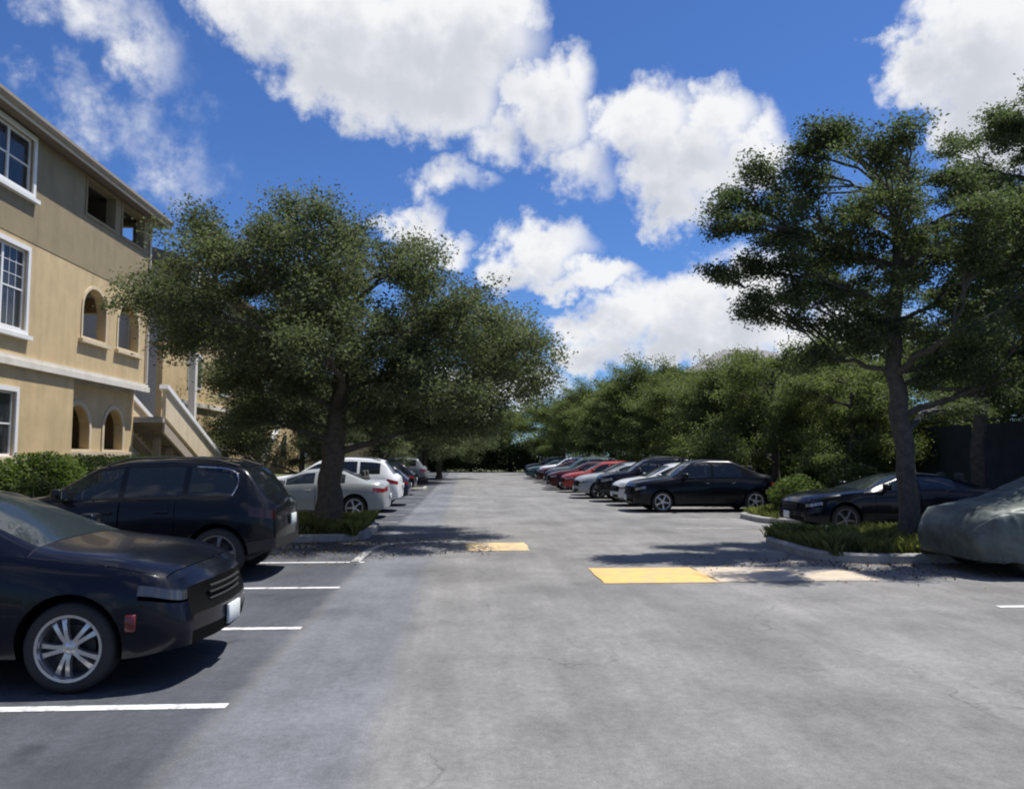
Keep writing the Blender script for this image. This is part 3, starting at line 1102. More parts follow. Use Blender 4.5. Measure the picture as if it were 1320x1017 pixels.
# ------------------------------------------------------------------ vegetation
def leaves_mesh(name, c, size, tint, rng, up=.55, aspect=.5):
    """one folded leaf of four corners per centre"""
    n = len(c)
    d = rng.normal(size=(n, 3))
    d[:, 2] = d[:, 2] * .6 - .15
    d /= np.linalg.norm(d, axis=1)[:, None]
    nr = rng.normal(size=(n, 3)) * (1 - up)
    nr[:, 2] += up
    b = np.cross(d, nr)
    b /= (np.linalg.norm(b, axis=1)[:, None] + 1e-6)
    s = size * rng.uniform(.65, 1.35, n)[:, None]
    hw = s * aspect * .5
    nn = np.cross(b, d)
    v = np.empty((n, 4, 3))
    v[:, 0] = c - d * s * .5
    v[:, 1] = c + b * hw + nn * s * .08
    v[:, 2] = c + d * s * .5
    v[:, 3] = c - b * hw + nn * s * .08
    f = np.arange(n * 4).reshape(n, 4)
    me = mesh_np(name, v.reshape(-1, 3), f)
    at = me.attributes.new('tint', 'FLOAT', 'POINT')
    at.data.foreach_set('value', np.repeat(np.clip(tint, 0, 1), 4).astype(np.float32))
    return me


def bez(a, b, c, n=6):
    a, b, c = Vector(a), Vector(b), Vector(c)
    return [a * (1 - t) ** 2 + b * 2 * t * (1 - t) + c * t * t for t in [i / n for i in range(n + 1)]]


def grow(trunk, lobes, seed, nleaf, leaf, flat=.55, clump=.42, per_area=11., spread=1.):
    """trunk [(x,y,z,r)], lobes [(x,y,z,r)] in the tree's own coordinates -> wood mesh, crown mesh"""
    rng = np.random.default_rng(seed)
    rd = random.Random(seed)
    w = MB()
    # trunk with root flare and a little wander
    tp = np.array([p[:3] for p in trunk], float)
    tr_ = np.array([p[3] for p in trunk], float)
    ti = np.linspace(0, len(trunk) - 1, 7 * (len(trunk) - 1) + 1)
    tx = [np.interp(ti, range(len(trunk)), tp[:, c_]) for c_ in range(3)]
    tr2 = np.interp(ti, range(len(trunk)), tr_)
    nv0 = len(w.v)
    w.tube([(a_ + .02 * math.sin(k_ * .9 + seed), b_ + .02 * math.cos(k_ * .7 + seed), c_) for k_, (a_, b_, c_) in enumerate(zip(*tx))], list(tr2), 18)
    for k_ in range(nv0, len(w.v)):
        row, col = divmod(k_ - nv0, 18)
        if row >= len(ti):
            break
        a_ = 2 * math.pi * col / 18
        zz = tx[2][row]
        m_ = .07 * math.sin(3 * a_ + 1.1 * zz + seed) + .05 * math.sin(5 * a_ - 1.7 * zz) + .04 * math.sin(9 * a_ + 3 * zz) + rd.uniform(-.03, .03)
        cx_, cy_ = tx[0][row], tx[1][row]
        w.v[k_] = (cx_ + (w.v[k_][0] - cx_) * (1 + m_), cy_ + (w.v[k_][1] - cy_) * (1 + m_), w.v[k_][2])
    T = [(Vector(p[:3]), p[3]) for p in trunk]
    cl = []
    ztop = T[-1][0].z
    nodes = []                       # (point, radius, level) where a limb may leave
    for i in range(2, len(T)):
        for t in (.33, .66, 1.):
            nodes.append((T[i - 1][0].lerp(T[i][0], t), T[i - 1][1] * (1 - t) + T[i][1] * t, 0))
    zlow = nodes[0][0].z
    axis = T[len(T) // 2][0]
    for (x, y, z, r) in sorted(lobes, key=lambda q: (Vector(q[:3]) - axis).length):
        c = Vector((x, y, z))
        best = None
        for (p, rad, lv) in nodes:
            dv = c - p
            hd = math.hypot(dv.x, dv.y)
            cost = dv.length + max(0, .25 * hd - dv.z) * 1.2 + .35 * lv + (1.5 if rad < .03 else 0)
            if best is None or cost < best[0]:
                best = (cost, p, rad, lv)
        p0, lv = best[1], best[3]
        ln = (c - p0).length
        r0 = min(best[2] * .62, .022 + .024 * ln)
        mid = p0.lerp(c, .5) + Vector((rd.uniform(-.12, .12) * ln, rd.uniform(-.12, .12) * ln, .16 * ln * rd.uniform(.2, 1)))
        path = bez(p0, mid, c, 7)
        for q in path[1:-1]:
            q += Vector((rd.uniform(-.06, .06), rd.uniform(-.06, .06), rd.uniform(-.05, .05)))
        rs = [r0 * (1 - .72 * i / 7) for i in range(8)]
        w.tube(path, rs, 7)
        for i in (3, 4, 5, 6):
            nodes.append((path[i], rs[i], lv + 1))
        k = max(5, int(per_area * r * r) + 4)
        for _ in range(k):
            u = rng.normal(size=3)
            u /= np.linalg.norm(u)
            rad = r * rng.uniform(.25, 1.0) ** .5
            e = c + Vector((u[0] * rad, u[1] * rad, u[2] * rad * .72))
            st = path[rd.choice((3, 4, 5, 6, 7))]
            m2 = st.lerp(e, .5) + Vector((rd.uniform(-.15, .15), rd.uniform(-.15, .15), rd.uniform(-.02, .22)))
            tw = bez(st, m2, e, 3)
            w.tube(tw, [.022, .016, .011, .005], 4, False)
            cl.append((e, clump * rd.uniform(.55, 1.25), (e - st).normalized()))
            if (e - st).length > .6:
                cl.append((tw[2], clump * rd.uniform(.4, .8), (e - st).normalized()))
    # leaves in sprays round the twig ends
    wts = np.array([q[1] ** 2 for q in cl])
    cnt = np.maximum(8, (nleaf * wts / wts.sum()).astype(int))
    cs, ts = [], []
    for (e, rc, dr), n in zip(cl, cnt):
        u = np.clip(rng.normal(size=(n, 3)), -1.7, 1.7) * rc * .5
        u[:, 2] *= flat
        along = np.clip(rng.normal(size=n), -1.6, 1.4) * rc * .45
        u += np.outer(along, np.array(dr))
        cs.append(u + np.array(e))
        ts.append(np.clip(rng.normal(.42, .16) + rng.normal(0, .2, n), 0, 1))
    me_l = leaves_mesh('crown', np.concatenate(cs), leaf, np.concatenate(ts), rng)
    return w.mesh('trunk', 60, fix=False), me_l


def tree(base, trunk, lobes, seed, nleaf, leaf, bark, leafm, label, cat='tree', group=None, **kw):
    b = Vector(base)
    tr = [(p[0] - b.x, p[1] - b.y, p[2] - b.z, p[3]) for p in trunk]
    lb = [(p[0] - b.x, p[1] - b.y, p[2] - b.z, p[3]) for p in lobes]
    w, l = grow(tr, lb, seed, nleaf, leaf, **kw)
    root = empty('oak_tree', base)
    tag(root, label, cat, group)
    put('trunk', w, M[bark], root)
    put('crown', l, M[leafm], root)
    return root


# the big oak on the left island
LY = 18.0
LX = [(-6.7, 5.4, .7), (-6.3, 5.0, .8), (-5.7, 6.1, .75), (-5.8, 4.5, .9), (-4.0, 6.5, .8), (-3.8, 7.25, .5), (-4.4, 5.6, 1.1), (-2.8, 6.5, .9),
      (-2.8, 5.2, 1.3), (-1.3, 5.9, .85), (-1.0, 4.7, 1.2), (.3, 5.0, .9), (.4, 4.1, .9), (1.3, 4.3, .7), (1.75, 3.7, .45), (-4.4, 4.1, 1.1),
      (-2.6, 3.9, .9), (-1.3, 3.5, .9), (-.1, 3.1, .7), (-4.9, 3.5, .65), (-3.9, 3.1, .6), (-.6, 2.8, .6), (.9, 3.2, .6), (-6.2, 4.5, .5), (-3.4, 4.6, 1.0), (-4.7, 2.8, .5), (-4.5, 2.45, .5), (-1.9, 2.5, .45), (-2.9, 2.9, .6), (-.9, 2.35, .4), (.2, 2.35, .35), (-1.9, 3.0, .6), (-1.4, 2.6, .4), (.5, 2.7, .45), (-.2, 2.4, .35), (1.5, 3.1, .35), (-3.6, 2.5, .4)]
rr = random.Random(4)
lob = []
for (x, z, r) in LX:
    lob.append((x, LY + rr.uniform(-.6, .6), z, r))
    dx = (x + 2.7) / 5.0
    half = 3.2 * math.sqrt(max(.05, 1 - dx * dx))
    if r > .65:
        for sgn in (-1, 1):
            lob.append((x * .94 + rr.uniform(-.3, .3), LY + sgn * half * rr.uniform(.5, 1), z * .93 + .1 + rr.uniform(-.3, .1), r * .9))
tree((-2.95, 18.0, .1), [(-2.95, 18, .05, .40), (-2.95, 18, .3, .29), (-2.93, 18.02, 1.2, .24), (-2.85, 18, 2.0, .235), (-2.78, 18, 2.7, .20), (-2.72, 18.1, 3.7, .16), (-2.75, 18, 4.9, .10), (-2.9, 18.1, 6.0, .05)],
     lob, 11, 240000, .074, 'bark', 'leaf_oak', 'broad spreading oak on the left island, dense olive crown reaching the tan building', per_area=11, clump=.40, flat=.7)

# the layered oak on the right island
RY = 14.6
RX = [(6.8, 8.0, .32), (7.3, 8.05, .4), (7.1, 7.4, .65), (5.9, 6.75, .5), (5.1, 6.55, .26), (6.3, 6.15, .5), (5.5, 5.4, .5), (6.1, 5.45, .5), (7.5, 6.3, .8),
      (8.8, 7.1, .45), (8.6, 6.2, .8), (7.5, 5.1, .6), (6.2, 4.7, .4), (6.9, 4.35, .4), (8.7, 5.2, .8), (9.7, 6.1, .65), (9.7, 4.8, .8), (8.6, 4.2, .55),
      (10.6, 5.3, .75), (10.5, 4.0, .7), (9.5, 3.6, .5), (7.7, 3.9, .4), (8.0, 6.8, .5), (6.6, 4.9, .5), (5.7, 4.9, .4), (5.4, 6.2, .35), (6.9, 3.7, .35), (9.0, 3.3, .45), (10.6, 3.2, .55), (10.9, 6.3, .7), (6.9, 7.9, .25), (7.4, 8.15, .22), (9.0, 7.5, .25), (5.3, 7.0, .22), (4.95, 5.3, .25), (5.0, 6.2, .2), (5.9, 7.4, .25), (9.6, 7.2, .35), (8.1, 5.6, .5), (5.6, 4.5, .25), (7.0, 6.8, .55), (6.9, 5.9, .5), (7.9, 6.1, .6), (8.2, 4.6, .5), (7.2, 4.2, .4), (9.2, 5.5, .6)]
lob = []
for (x, z, r) in RX:
    x, z = x * RY / 15.5, 1.7 + (z - 1.7) * RY / 15.5
    r *= .90
    lob.append((x, RY + rr.uniform(-.5, .5), z, r))
    dx = (x - 8.2) / 4.2
    half = 2.4 * math.sqrt(max(.05, 1 - dx * dx))
    if r > .45:
        for sgn in (-1, 1):
            lob.append((x + rr.uniform(-.25, .25), RY + sgn * half * rr.uniform(.45, 1), z + rr.uniform(-.35, .2), r * .8))
tree((8.12, 14.6, .1), [(8.12, 14.6, .05, .30), (8.12, 14.6, .3, .195), (8.1, 14.6, 1.3, .165), (8.02, 14.6, 2.4, .155), (7.94, 14.6, 3.2, .14), (7.95, 14.6, 4.1, .12), (8.05, 14.5, 5.2, .10), (8.0, 14.6, 6.6, .06)],
     lob, 23, 140000, .068, 'bark_grey', 'leaf_right', 'tall oak with feathery layered branches on the right island, straight grey trunk', per_area=15, flat=.55, clump=.29)

# its taller neighbour by the fence
R2 = [(14.0, 10.2, .8), (14.5, 10.9, .6), (13.4, 9.3, .6), (14.6, 8.8, 1.0), (15.2, 9.9, 1.2), (15.8, 8.3, 1.4), (14.5, 7.1, 1.0), (16.1, 6.3, 1.5), (13.7, 5.4, .8), (15.4, 4.9, 1.2), (13.0, 6.2, .6), (12.6, 4.6, .7), (16.5, 9.5, 1.2), (13.2, 6.9, .7), (14.6, 4.0, .9), (13.4, 3.6, .7), (12.4, 5.4, .6), (14.2, 6.0, .9), (13.6, 8.0, .7), (12.3, 3.9, .5)]
lob = []
for (x, z, r) in R2:
    lob.append((x, 20 + rr.uniform(-1, 1), z, r))
    lob.append((x + rr.uniform(-.4, .4), 20 + rr.uniform(-2.5, 2.5), z - .2, r * .85))
tree((13.1, 20.2, .1), [(13.1, 20.2, .05, .24), (13.1, 20.2, .4, .17), (13.1, 20.2, 2, .15), (13.3, 20.1, 3.8, .14), (13.8, 20, 5.6, .15), (14.5, 20, 7.6, .11), (15, 20, 9.6, .05)],
     lob, 31, 165000, .08, 'bark', 'leaf_right', 'tall dark tree at the right edge, standing by the screened fence', per_area=8)

# rows of trees beyond
PROTO = []
for k in range(3):
    rq = random.Random(70 + k)
    lob = []
    for i in range(30):
        a = rq.uniform(0, 6.283)
        q = rq.random() ** .5
        zz = rq.uniform(1.9, 5.7)
        rad = 2.9 * math.sqrt(max(.08, 1 - ((zz - 3.2) / 3.0) ** 2))
        lob.append((math.cos(a) * q * rad, math.sin(a) * q * rad, zz, rq.uniform(.7, 1.15)))
    t = [(0, 0, -.05, .24), (0, 0, .3, .17), (.05, 0, 1.3, .15), (.02, .05, 2.2, .13), (.1, 0, 3.4, .10), (.05, .05, 5, .04)]
    PROTO.append(grow(t, lob, 90 + k, 62000, .10, per_area=6, clump=.5))
ROWS = [   # label, x, y, size
    ('trees behind the right-hand cars', 'leaf_far', [
        ('green tree behind the small shrub and the low black sedan', 12.3, 25.4, .80),
        ('green tree right behind the tail of the black four-door sedan', 11.7, 30.2, .92),
        ('green tree behind the silver hatchback in the right row', 11.9, 35.2, .95),
        ('green tree behind the charcoal hatchback in the right row', 11.6, 40.2, 1.02),
        ('green tree behind the maroon sedan', 11.9, 45.5, 1.05),
        ('rounded tree just past the end of the right row of cars', 11.4, 51, 1.18),
        ('tall tree in front of the grey hipped roof, second past the car row', 11.8, 57, 1.22),
        ('tall tree third past the right row of cars', 11.4, 63, 1.25),
        ('tree fourth past the right row of cars, low against the sky', 10.6, 70, 1.22),
        ('last tree of the right-hand row, nearest the end of the aisle', 9.4, 78, 1.2),
        ('tree just beyond the screened fence, seen between the two right oaks', 17.3, 23.5, 1.0),
        ('tree beyond the screened fence, behind the grey oak trunk', 17.5, 29, 1.1),
        ('tree beyond the far end of the screened fence', 17.6, 35.5, 1.15),
        ('second-row tree rising behind the nearer green trees, left of the right oak', 17.0, 42, 1.22),
        ('second-row tree rising just right of the grey hipped roof', 17.5, 49, 1.25),
        ('dark tree beyond the fence at the right edge, behind the covered car', 18.2, 16, 1.0)]),
    ('trees along the left side farther on', 'leaf_oak', [
        ('tree on the second left island, beside the dark shaded car', -4.3, 42.5, 1.0),
        ('tree beside the low pale wall, behind the second left island', -5.6, 50, 1.1),
        ('tree in front of the pale wing, just past the staircase', -9.3, 37.2, 1.05),
        ('tree close behind the crown of the big left oak, near the staircase foot', -6.5, 33.0, .76),
        ('tree third along the left side beyond the big oak', -4.4, 58, 1.2),
        ('tree fourth along the left side, standing near the aisle', -4.6, 66, 1.25),
        ('tall tree set back on the left, close to the pale wing', -8.6, 54, 1.25),
        ('tree leaning over the lane on the left, far up the aisle', -2.6, 52.5, 1.1),
        ('farther tree leaning over the lane on the left, close to the aisle end', -2.0, 63.0, 1.2),
        ('last tree along the left side before the aisle ends', -4.2, 76, 1.25)]),
    ('trees at the end of the aisle', 'leaf_far', [
        ('tree at the aisle end, straight up the middle of the road', .6, 94, 1.05),
        ('tree at the aisle end, just left of the middle of the road', -3.5, 92, 1.25),
        ('tree at the aisle end, just right of the middle of the road', 5.0, 92, 1.15),
        ('tree at the aisle end on the right, beside the last row tree', 9.8, 90, 1.3),
        ('tree at the aisle end on the far left, half hidden by nearer trees', -8.8, 90, 1.4)]),
]
for (grp, lm, spots) in ROWS:
    for i, (lab, x, y, s) in enumerate(spots):
        w, l = PROTO[(i * 2 + len(grp)) % 3]
        root = empty('oak_tree', (x, y, .05), (i * 2.4 + x) % 6.28)
        tag(root, lab, 'tree', grp)
        root.scale = (s, s, s * (1 + .06 * math.sin(i * 1.7)))
        o = put('trunk', w, None, root)
        c = put('crown', l, None, root)
        if not w.materials:
            w.materials.append(M['bark'])
        if not l.materials:
            l.materials.append(M['leaf_far'])
        if lm != 'leaf_far':
            c.material_slots[0].link = 'OBJECT'
            c.material_slots[0].material = M[lm]


def shrub(name, label, cat, x0, x1, y0, y1, z0, z1, n, leaf, m, seed, group=None, round_=True):
    rng = np.random.default_rng(seed)
    c = Vector(((x0 + x1) / 2, (y0 + y1) / 2, z0))
    u = rng.uniform(-1, 1, size=(n * 2, 3))
    if round_:
        q = np.linalg.norm(u, axis=1)
        keep = (q < 1.0) & (q > .55)
    else:
        q = np.max(np.abs(u), axis=1) + rng.normal(0, .08, n * 2)
        keep = (q > .72)
    u = u[keep][:n]
    nz = np.sin(u[:, 0] * 5 + seed) * .10 + np.sin(u[:, 1] * 7 + seed * 2) * .10
    h = np.array([(x1 - x0) / 2, (y1 - y0) / 2, (z1 - z0) / 2])
    p = u * h * (1 + nz[:, None]) + np.array([0, 0, (z1 - z0) / 2 + .06])
    t = np.clip(.45 + .25 * np.sin(p[:, 0] * 4) * np.sin(p[:, 1] * 3) + rng.normal(0, .2, len(p)), 0, 1)
    root = empty(name, c)
    tag(root, label, cat, group)
    put('foliage', leaves_mesh('foliage', p, leaf, t, rng, up=.4), M[m], root)
    g = MB()
    rd = random.Random(seed)
    for _ in range(14):
        a = (rd.uniform(-.5, .5) * h[0], rd.uniform(-.5, .5) * h[1], -.05)
        g.tube([a, (a[0] * 1.4, a[1] * 1.4, (z1 - z0) * .5), (a[0] * 1.7, a[1] * 1.7, (z1 - z0) * .85)], [.02, .014, .006], 5)
    put('stem', g.mesh('stem', fix=False), M['bark'], root)['kind'] = 'stuff'
    return root


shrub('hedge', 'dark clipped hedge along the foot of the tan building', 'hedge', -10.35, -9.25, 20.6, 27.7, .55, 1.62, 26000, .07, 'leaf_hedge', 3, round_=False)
shrub('shrub', 'bright green leafy shrub in front of the building, near the left edge', 'shrub', -10.3, -8.9, 18.0, 20.4, .5, 1.75, 9000, .10, 'leaf_shrub', 5)
shrub('shrub', 'bright green shrub at the left edge, touching the picture border', 'shrub', -10.2, -8.8, 15.4, 17.6, .5, 1.6, 8000, .10, 'leaf_shrub', 6)
shrub('shrub', 'small green shrub between the dark sedan and the screened fence', 'shrub', 8.1, 9.7, 20.7, 22.4, .1, 1.12, 6000, .08, 'leaf_shrub', 8)
shrub('shrub', 'larger green shrub behind the dark sedan, next to the small one', 'shrub', 9.8, 11.3, 20.6, 22.6, .1, 1.5, 6000, .08, 'leaf_hedge', 9)
shrub('shrub', 'dark shrub beside the tail of the black utility vehicle', 'shrub', -7.9, -7.2, 14.0, 16.0, .1, 1.3, 4000, .08, 'leaf_hedge', 10)
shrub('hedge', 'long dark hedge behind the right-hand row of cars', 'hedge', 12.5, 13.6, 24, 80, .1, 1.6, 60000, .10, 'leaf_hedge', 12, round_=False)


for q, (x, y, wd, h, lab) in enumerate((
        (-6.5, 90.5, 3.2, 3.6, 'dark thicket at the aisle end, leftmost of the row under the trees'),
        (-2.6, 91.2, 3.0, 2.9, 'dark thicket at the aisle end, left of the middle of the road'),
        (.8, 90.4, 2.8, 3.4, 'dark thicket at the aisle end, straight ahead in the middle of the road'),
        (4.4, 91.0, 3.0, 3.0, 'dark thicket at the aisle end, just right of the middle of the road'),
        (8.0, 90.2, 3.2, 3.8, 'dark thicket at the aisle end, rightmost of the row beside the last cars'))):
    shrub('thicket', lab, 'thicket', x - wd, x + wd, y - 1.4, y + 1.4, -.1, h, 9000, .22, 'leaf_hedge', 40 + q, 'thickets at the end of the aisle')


def far_wood():
    rng = np.random.default_rng(77)
    n = 90000
    x = rng.uniform(-75, 75, n)
    top = 8.2 + 1.6 * np.sin(x * .21) + 1.0 * np.sin(x * .57 + 2) + .5 * np.sin(x * 1.3)
    z = top * rng.uniform(0, 1, n) ** .75
    bulge = 2.2 * np.sin(x * .8) * np.sin(z * .9 + x * .2) + 1.2 * np.sin(x * 2.1 + z * 1.7)
    y = 118 + 9 * (z / 10) ** 2 + bulge + rng.normal(0, .8, n)
    t = np.clip(.4 + .12 * bulge / 2 + rng.normal(0, .18, n), 0, 1)
    o = put('woods', leaves_mesh('woods', np.stack([x, y, z], 1), .42, t, rng, up=.4), M['leaf_far'])
    tag(o, 'far wood closing the view beyond the end of the aisle', 'woods', kind='stuff')


far_wood()


def grass_patch(name, label, x0, x1, y0, y1, n, h, m, seed, z=.1):
    rng = np.random.default_rng(seed)
    px = rng.uniform(x0, x1, n)
    py = rng.uniform(y0, y1, n)
    cl = np.sin(px * 3.1 + seed) * np.sin(py * 3.7 + seed) + .6 * np.sin(px * 7.3) * np.sin(py * 6.1)
    keep = cl + rng.normal(0, .5, n) > -.35
    px, py, cl = px[keep], py[keep], cl[keep]
    n = len(px)
    hh = h * rng.uniform(.4, 1.2, n) * (1 + .3 * np.clip(cl, -1, 1))
    a = rng.uniform(0, 6.283, n)
    ln = rng.uniform(.2, .8, n) * hh
    wd = rng.uniform(.006, .018, n)
    v = np.empty((n, 4, 3))
    dx, dy = np.cos(a), np.sin(a)
    sx_, sy_ = -dy * wd, dx * wd
    v[:, 0] = np.stack([px - sx_, py - sy_, np.full(n, z)], 1)
    v[:, 1] = np.stack([px + sx_, py + sy_, np.full(n, z)], 1)
    v[:, 2] = np.stack([px + dx * ln * .4 + sx_ * .8, py + dy * ln * .4 + sy_ * .8, z + hh * .7], 1)
    v[:, 3] = np.stack([px + dx * ln, py + dy * ln, z + hh], 1)
    me = mesh_np(name, v.reshape(-1, 3), np.arange(n * 4).reshape(n, 4))
    at = me.attributes.new('tint', 'FLOAT', 'POINT')
    at.data.foreach_set('value', np.repeat(np.clip(.45 + cl * .25 + rng.normal(0, .2, n), 0, 1), 4).astype(np.float32))
    o = put(name, me, M[m])
    tag(o, label, 'ground cover', kind='stuff')
    return o


grass_patch('grass', 'rough grass and weeds growing on the left island round the oak trunk', -6.7, -2.2, 16.8, 20.2, 30000, .24, 'grass', 2)
grass_patch('grass', 'rough grass and weeds growing on the right island round the grey trunk', 5.95, 11.3, 12.95, 16.1, 36000, .24, 'grass', 7)
grass_patch('grass', 'rough grass growing on the small island by the dark sedan', 7.8, 11.3, 20.4, 22.8, 12000, .2, 'grass', 9)
grass_patch('grass', 'short grass on the bank in front of the tan building', -10.0, -8.75, 8, 40, 30000, .16, 'grass', 13, z=.3)


def litter(n, seed):
    rng = np.random.default_rng(seed)
    c = []
    for (x, y, r, k) in ((-2.2, 16.2, 1.4, .25), (5.7, 12.6, 1.6, .35), (7, 12.3, 2.0, .2), (-1.9, 14.5, 1.5, .1), (-4, 14.5, 2, .1)):
        m = int(n * k)
        c.append(np.stack([rng.normal(x, r * .7, m), rng.normal(y, r * .4, m), rng.uniform(.008, .02, m)], 1))
    c = np.concatenate(c)
    me = leaves_mesh('leaf_litter', c, .06, rng.uniform(0, 1, len(c)), rng, up=.93)
    return put('leaf_litter', me, leaf_mat('leaf_litter', (.09, .06, .03), (.24, .17, .09), .05))


tag(litter(1500, 5), 'dry fallen leaves scattered on the asphalt round the islands', 'leaves', kind='stuff')


# ------------------------------------------------------------------ cars
def smooth_interp(pts, r=.10):
    xs = np.array([p[0] for p in pts], float)
    ys = np.array([p[1] for p in pts], float)

    def f(s):
        o = np.linspace(-r, r, 9)
        return float(np.interp(s + o, xs, ys).mean())
    return f


ROWS_Z = [0, .06, .26, .48, .70, .88, 1.0]
ROWS_Y = [-.13, -.035, -.010, 0., -.012, -.03, -.065]
FASC = [-.10, -.02, .0, -.01, -.045, -.06, -.11]


def car(label, spec, pm, loc, heading, group='parked cars', detail=1, cat='car', name='parked_car'):
    sp = dict(spec)
    L, W, H = sp['L'], sp['W'], sp['H']
    top, belt, bot = smooth_interp(sp['top'], .08), smooth_interp(sp['belt'], .1), smooth_interp(sp['bottom'], .1)
    gw = sp['gw']
    sc_, srf, srr, srb = sp['cowl'], sp['roof_front'], sp['roof_rear'], sp['rear_base']
    wx = sp['axles']
    wr = sp['wheel_r']
    pf, pr_ = sp.get('plan_front', .70), sp.get('plan_rear', .76)
    hw = W / 2

    def wid(s):
        a = min(1, s / .75)
        b = min(1, (L - s) / .75)
        a, b = min(1, s / .62), min(1, (L - s) / .62)
        fa = pf + (1 - pf) * math.sqrt(1 - (1 - a) ** 2)
        fb = pr_ + (1 - pr_) * math.sqrt(1 - (1 - b) ** 2)
        return hw * min(fa, fb)
    hr = H - belt(L * .5)
    keys = set([0, L])
    keys.update(sp['windows_at'])
    for d in sp['doors']:
        keys.update(d)
    keys.update((sc_, srf, srr, srb, sp['head_s'], L - sp['tail_s'], .015, .04, .075, .12, .18, .25, .33, L - .015, L - .04, L - .075, L - .12, L - .18, L - .25))
    ks = sorted(keys)
    st = []
    for a, b in zip(ks[:-1], ks[1:]):
        n = max(1, int(math.ceil((b - a) / .13)))
        st += [a + (b - a) * i / n for i in range(n)]
    st.append(L)
    st = [s for i, s in enumerate(st) if i == 0 or s - st[i - 1] > .012]
    NS = len(st)

    def section(s):
        w, zb, zs, zt = wid(s), bot(s), belt(s), top(s)
        zt = max(zt, zs + .03)
        fl = sum(.022 * math.exp(-((s - a) / .38) ** 2) for a in wx)
        P = []
        for k in range(7):
            P.append((w + ROWS_Y[k] + (fl if k in (2, 3, 4) else fl * .4 if k == 5 else 0), zb + (zs - zb) * ROWS_Z[k]))
        h = zt - zs
        f = max(0, min(1, h / hr))
        crown = .035 + .035 * f
        ze = max(zs + .012, zt - crown)
        wt = (w - .09) * (1 - f ** .9) + gw * f ** .9
        y0, z0 = P[6]
        for q in (.07, .5, .9, 1.0):
            bow = .018 * math.sin(math.pi * q) * f
            P.append((y0 + (wt - y0) * q + bow, z0 + (ze - z0) * q))
        P.append((wt * .9, ze + (zt - ze) * .42))
        P.append((wt * .5, ze + (zt - ze) * .86))
        P.append((0, zt))
        return P
    NR = 14
    FN = NR * 2 - 1
    V = np.zeros((NS, FN, 3))
    bf, br = sp.get('bulge_f', .20), sp.get('bulge_r', .12)
    for i, s in enumerate(st):
        P = section(s)
        full = [(y, z) for y, z in P] + [(-y, z) for y, z in P[-2::-1]]
        for j, (y, z) in enumerate(full):
            k = min(j, FN - 1 - j)
            fo = FASC[min(k, 6)]
            ef = math.exp(-s / .22)
            er = math.exp(-(L - s) / .22)
            x = L / 2 - s
            x += fo * ef - bf * (y / hw) ** 2 * max(0, 1 - s / .8) ** 1.5
            x -= sp.get('rear_fasc', .6) * fo * er - br * (y / hw) ** 2 * max(0, 1 - (L - s) / .7) ** 1.5
            V[i, j] = (x, y, z)
    verts = V.reshape(-1, 3).tolist()
    faces, tags = [], []
    win = sp['windows']

    def idx(i, j):
        return i * FN + j
    for i in range(NS - 1):
        sm = (st[i] + st[i + 1]) / 2
        for j in range(FN - 1):
            k = min(j, FN - 2 - j)            # row interval on either side
            sidx = 0 if j < FN / 2 - .5 else 1
            t = 'body'
            if 7 <= k <= 8:
                for n_, (a, b) in enumerate(win):
                    if a < sm < b:
                        t = 'side_window:%d%d' % (n_, sidx)
            elif 11 <= k <= 12 or (k == 10 and False):
                if sc_ + .02 < sm < srf:
                    t = 'windshield'
                elif srr < sm < srb:
                    t = 'rear_window'
                elif sm < sc_ + .02 and sm > .12:
                    t = 'hood'
            if k in (7, 8, 9, 10) and .12 < sm < sc_ + .02:
                t = 'hood'
            if k == 0:
                t = 'underbody' if False else 'sill'
            if 1 <= k <= 5:
                for n_, (a, b) in enumerate(sp['doors']):
                    if a < sm < b:
                        t = 'door:%d%d' % (n_, sidx)
                if k == 1 and sp.get('cladding') and t == 'body':
                    t = 'sill'
                if k in sp.get('head_rows', (4,)) and sm < sp['head_s']:
                    t = 'headlight:%d' % sidx
                if k in sp.get('tail_rows', (4,)) and sm > L - sp['tail_s']:
                    t = 'taillight:%d' % sidx
            faces.append((idx(i, j), idx(i + 1, j), idx(i + 1, j + 1), idx(i, j + 1)))
            tags.append(t)
        faces.append((idx(i, FN - 1), idx(i + 1, FN - 1), idx(i + 1, 0), idx(i, 0)))
        tags.append('underbody')

    def cap(i, front):
        up = [V[i, j] for j in range(6, FN - 6)]
        nc = len(up) - 1
        grid = []
        for k in range(6):
            row = []
            for c in range(nc + 1):
                if c == 0:
                    row.append(idx(i, k))
                elif c == nc:
                    row.append(idx(i, FN - 1 - k))
                else:
                    l, r_ = V[i, k], V[i, FN - 1 - k]
                    u = (up[0][1] - up[c][1]) / (up[0][1] - up[nc][1])
                    y = l[1] + (r_[1] - l[1]) * u
                    z = l[2] + (up[c][2] - up[0][2]) * (k / 6) ** 2
                    fo = FASC[k]
                    if front:
                        x = L / 2 + fo - bf * (y / hw) ** 2
                    else:
                        x = -L / 2 - sp.get('rear_fasc', .6) * fo + br * (y / hw) ** 2
                    row.append(len(verts))
                    verts.append([x, y, z])
            grid.append(row)
        grid.append([idx(i, j) for j in range(6, FN - 6)])
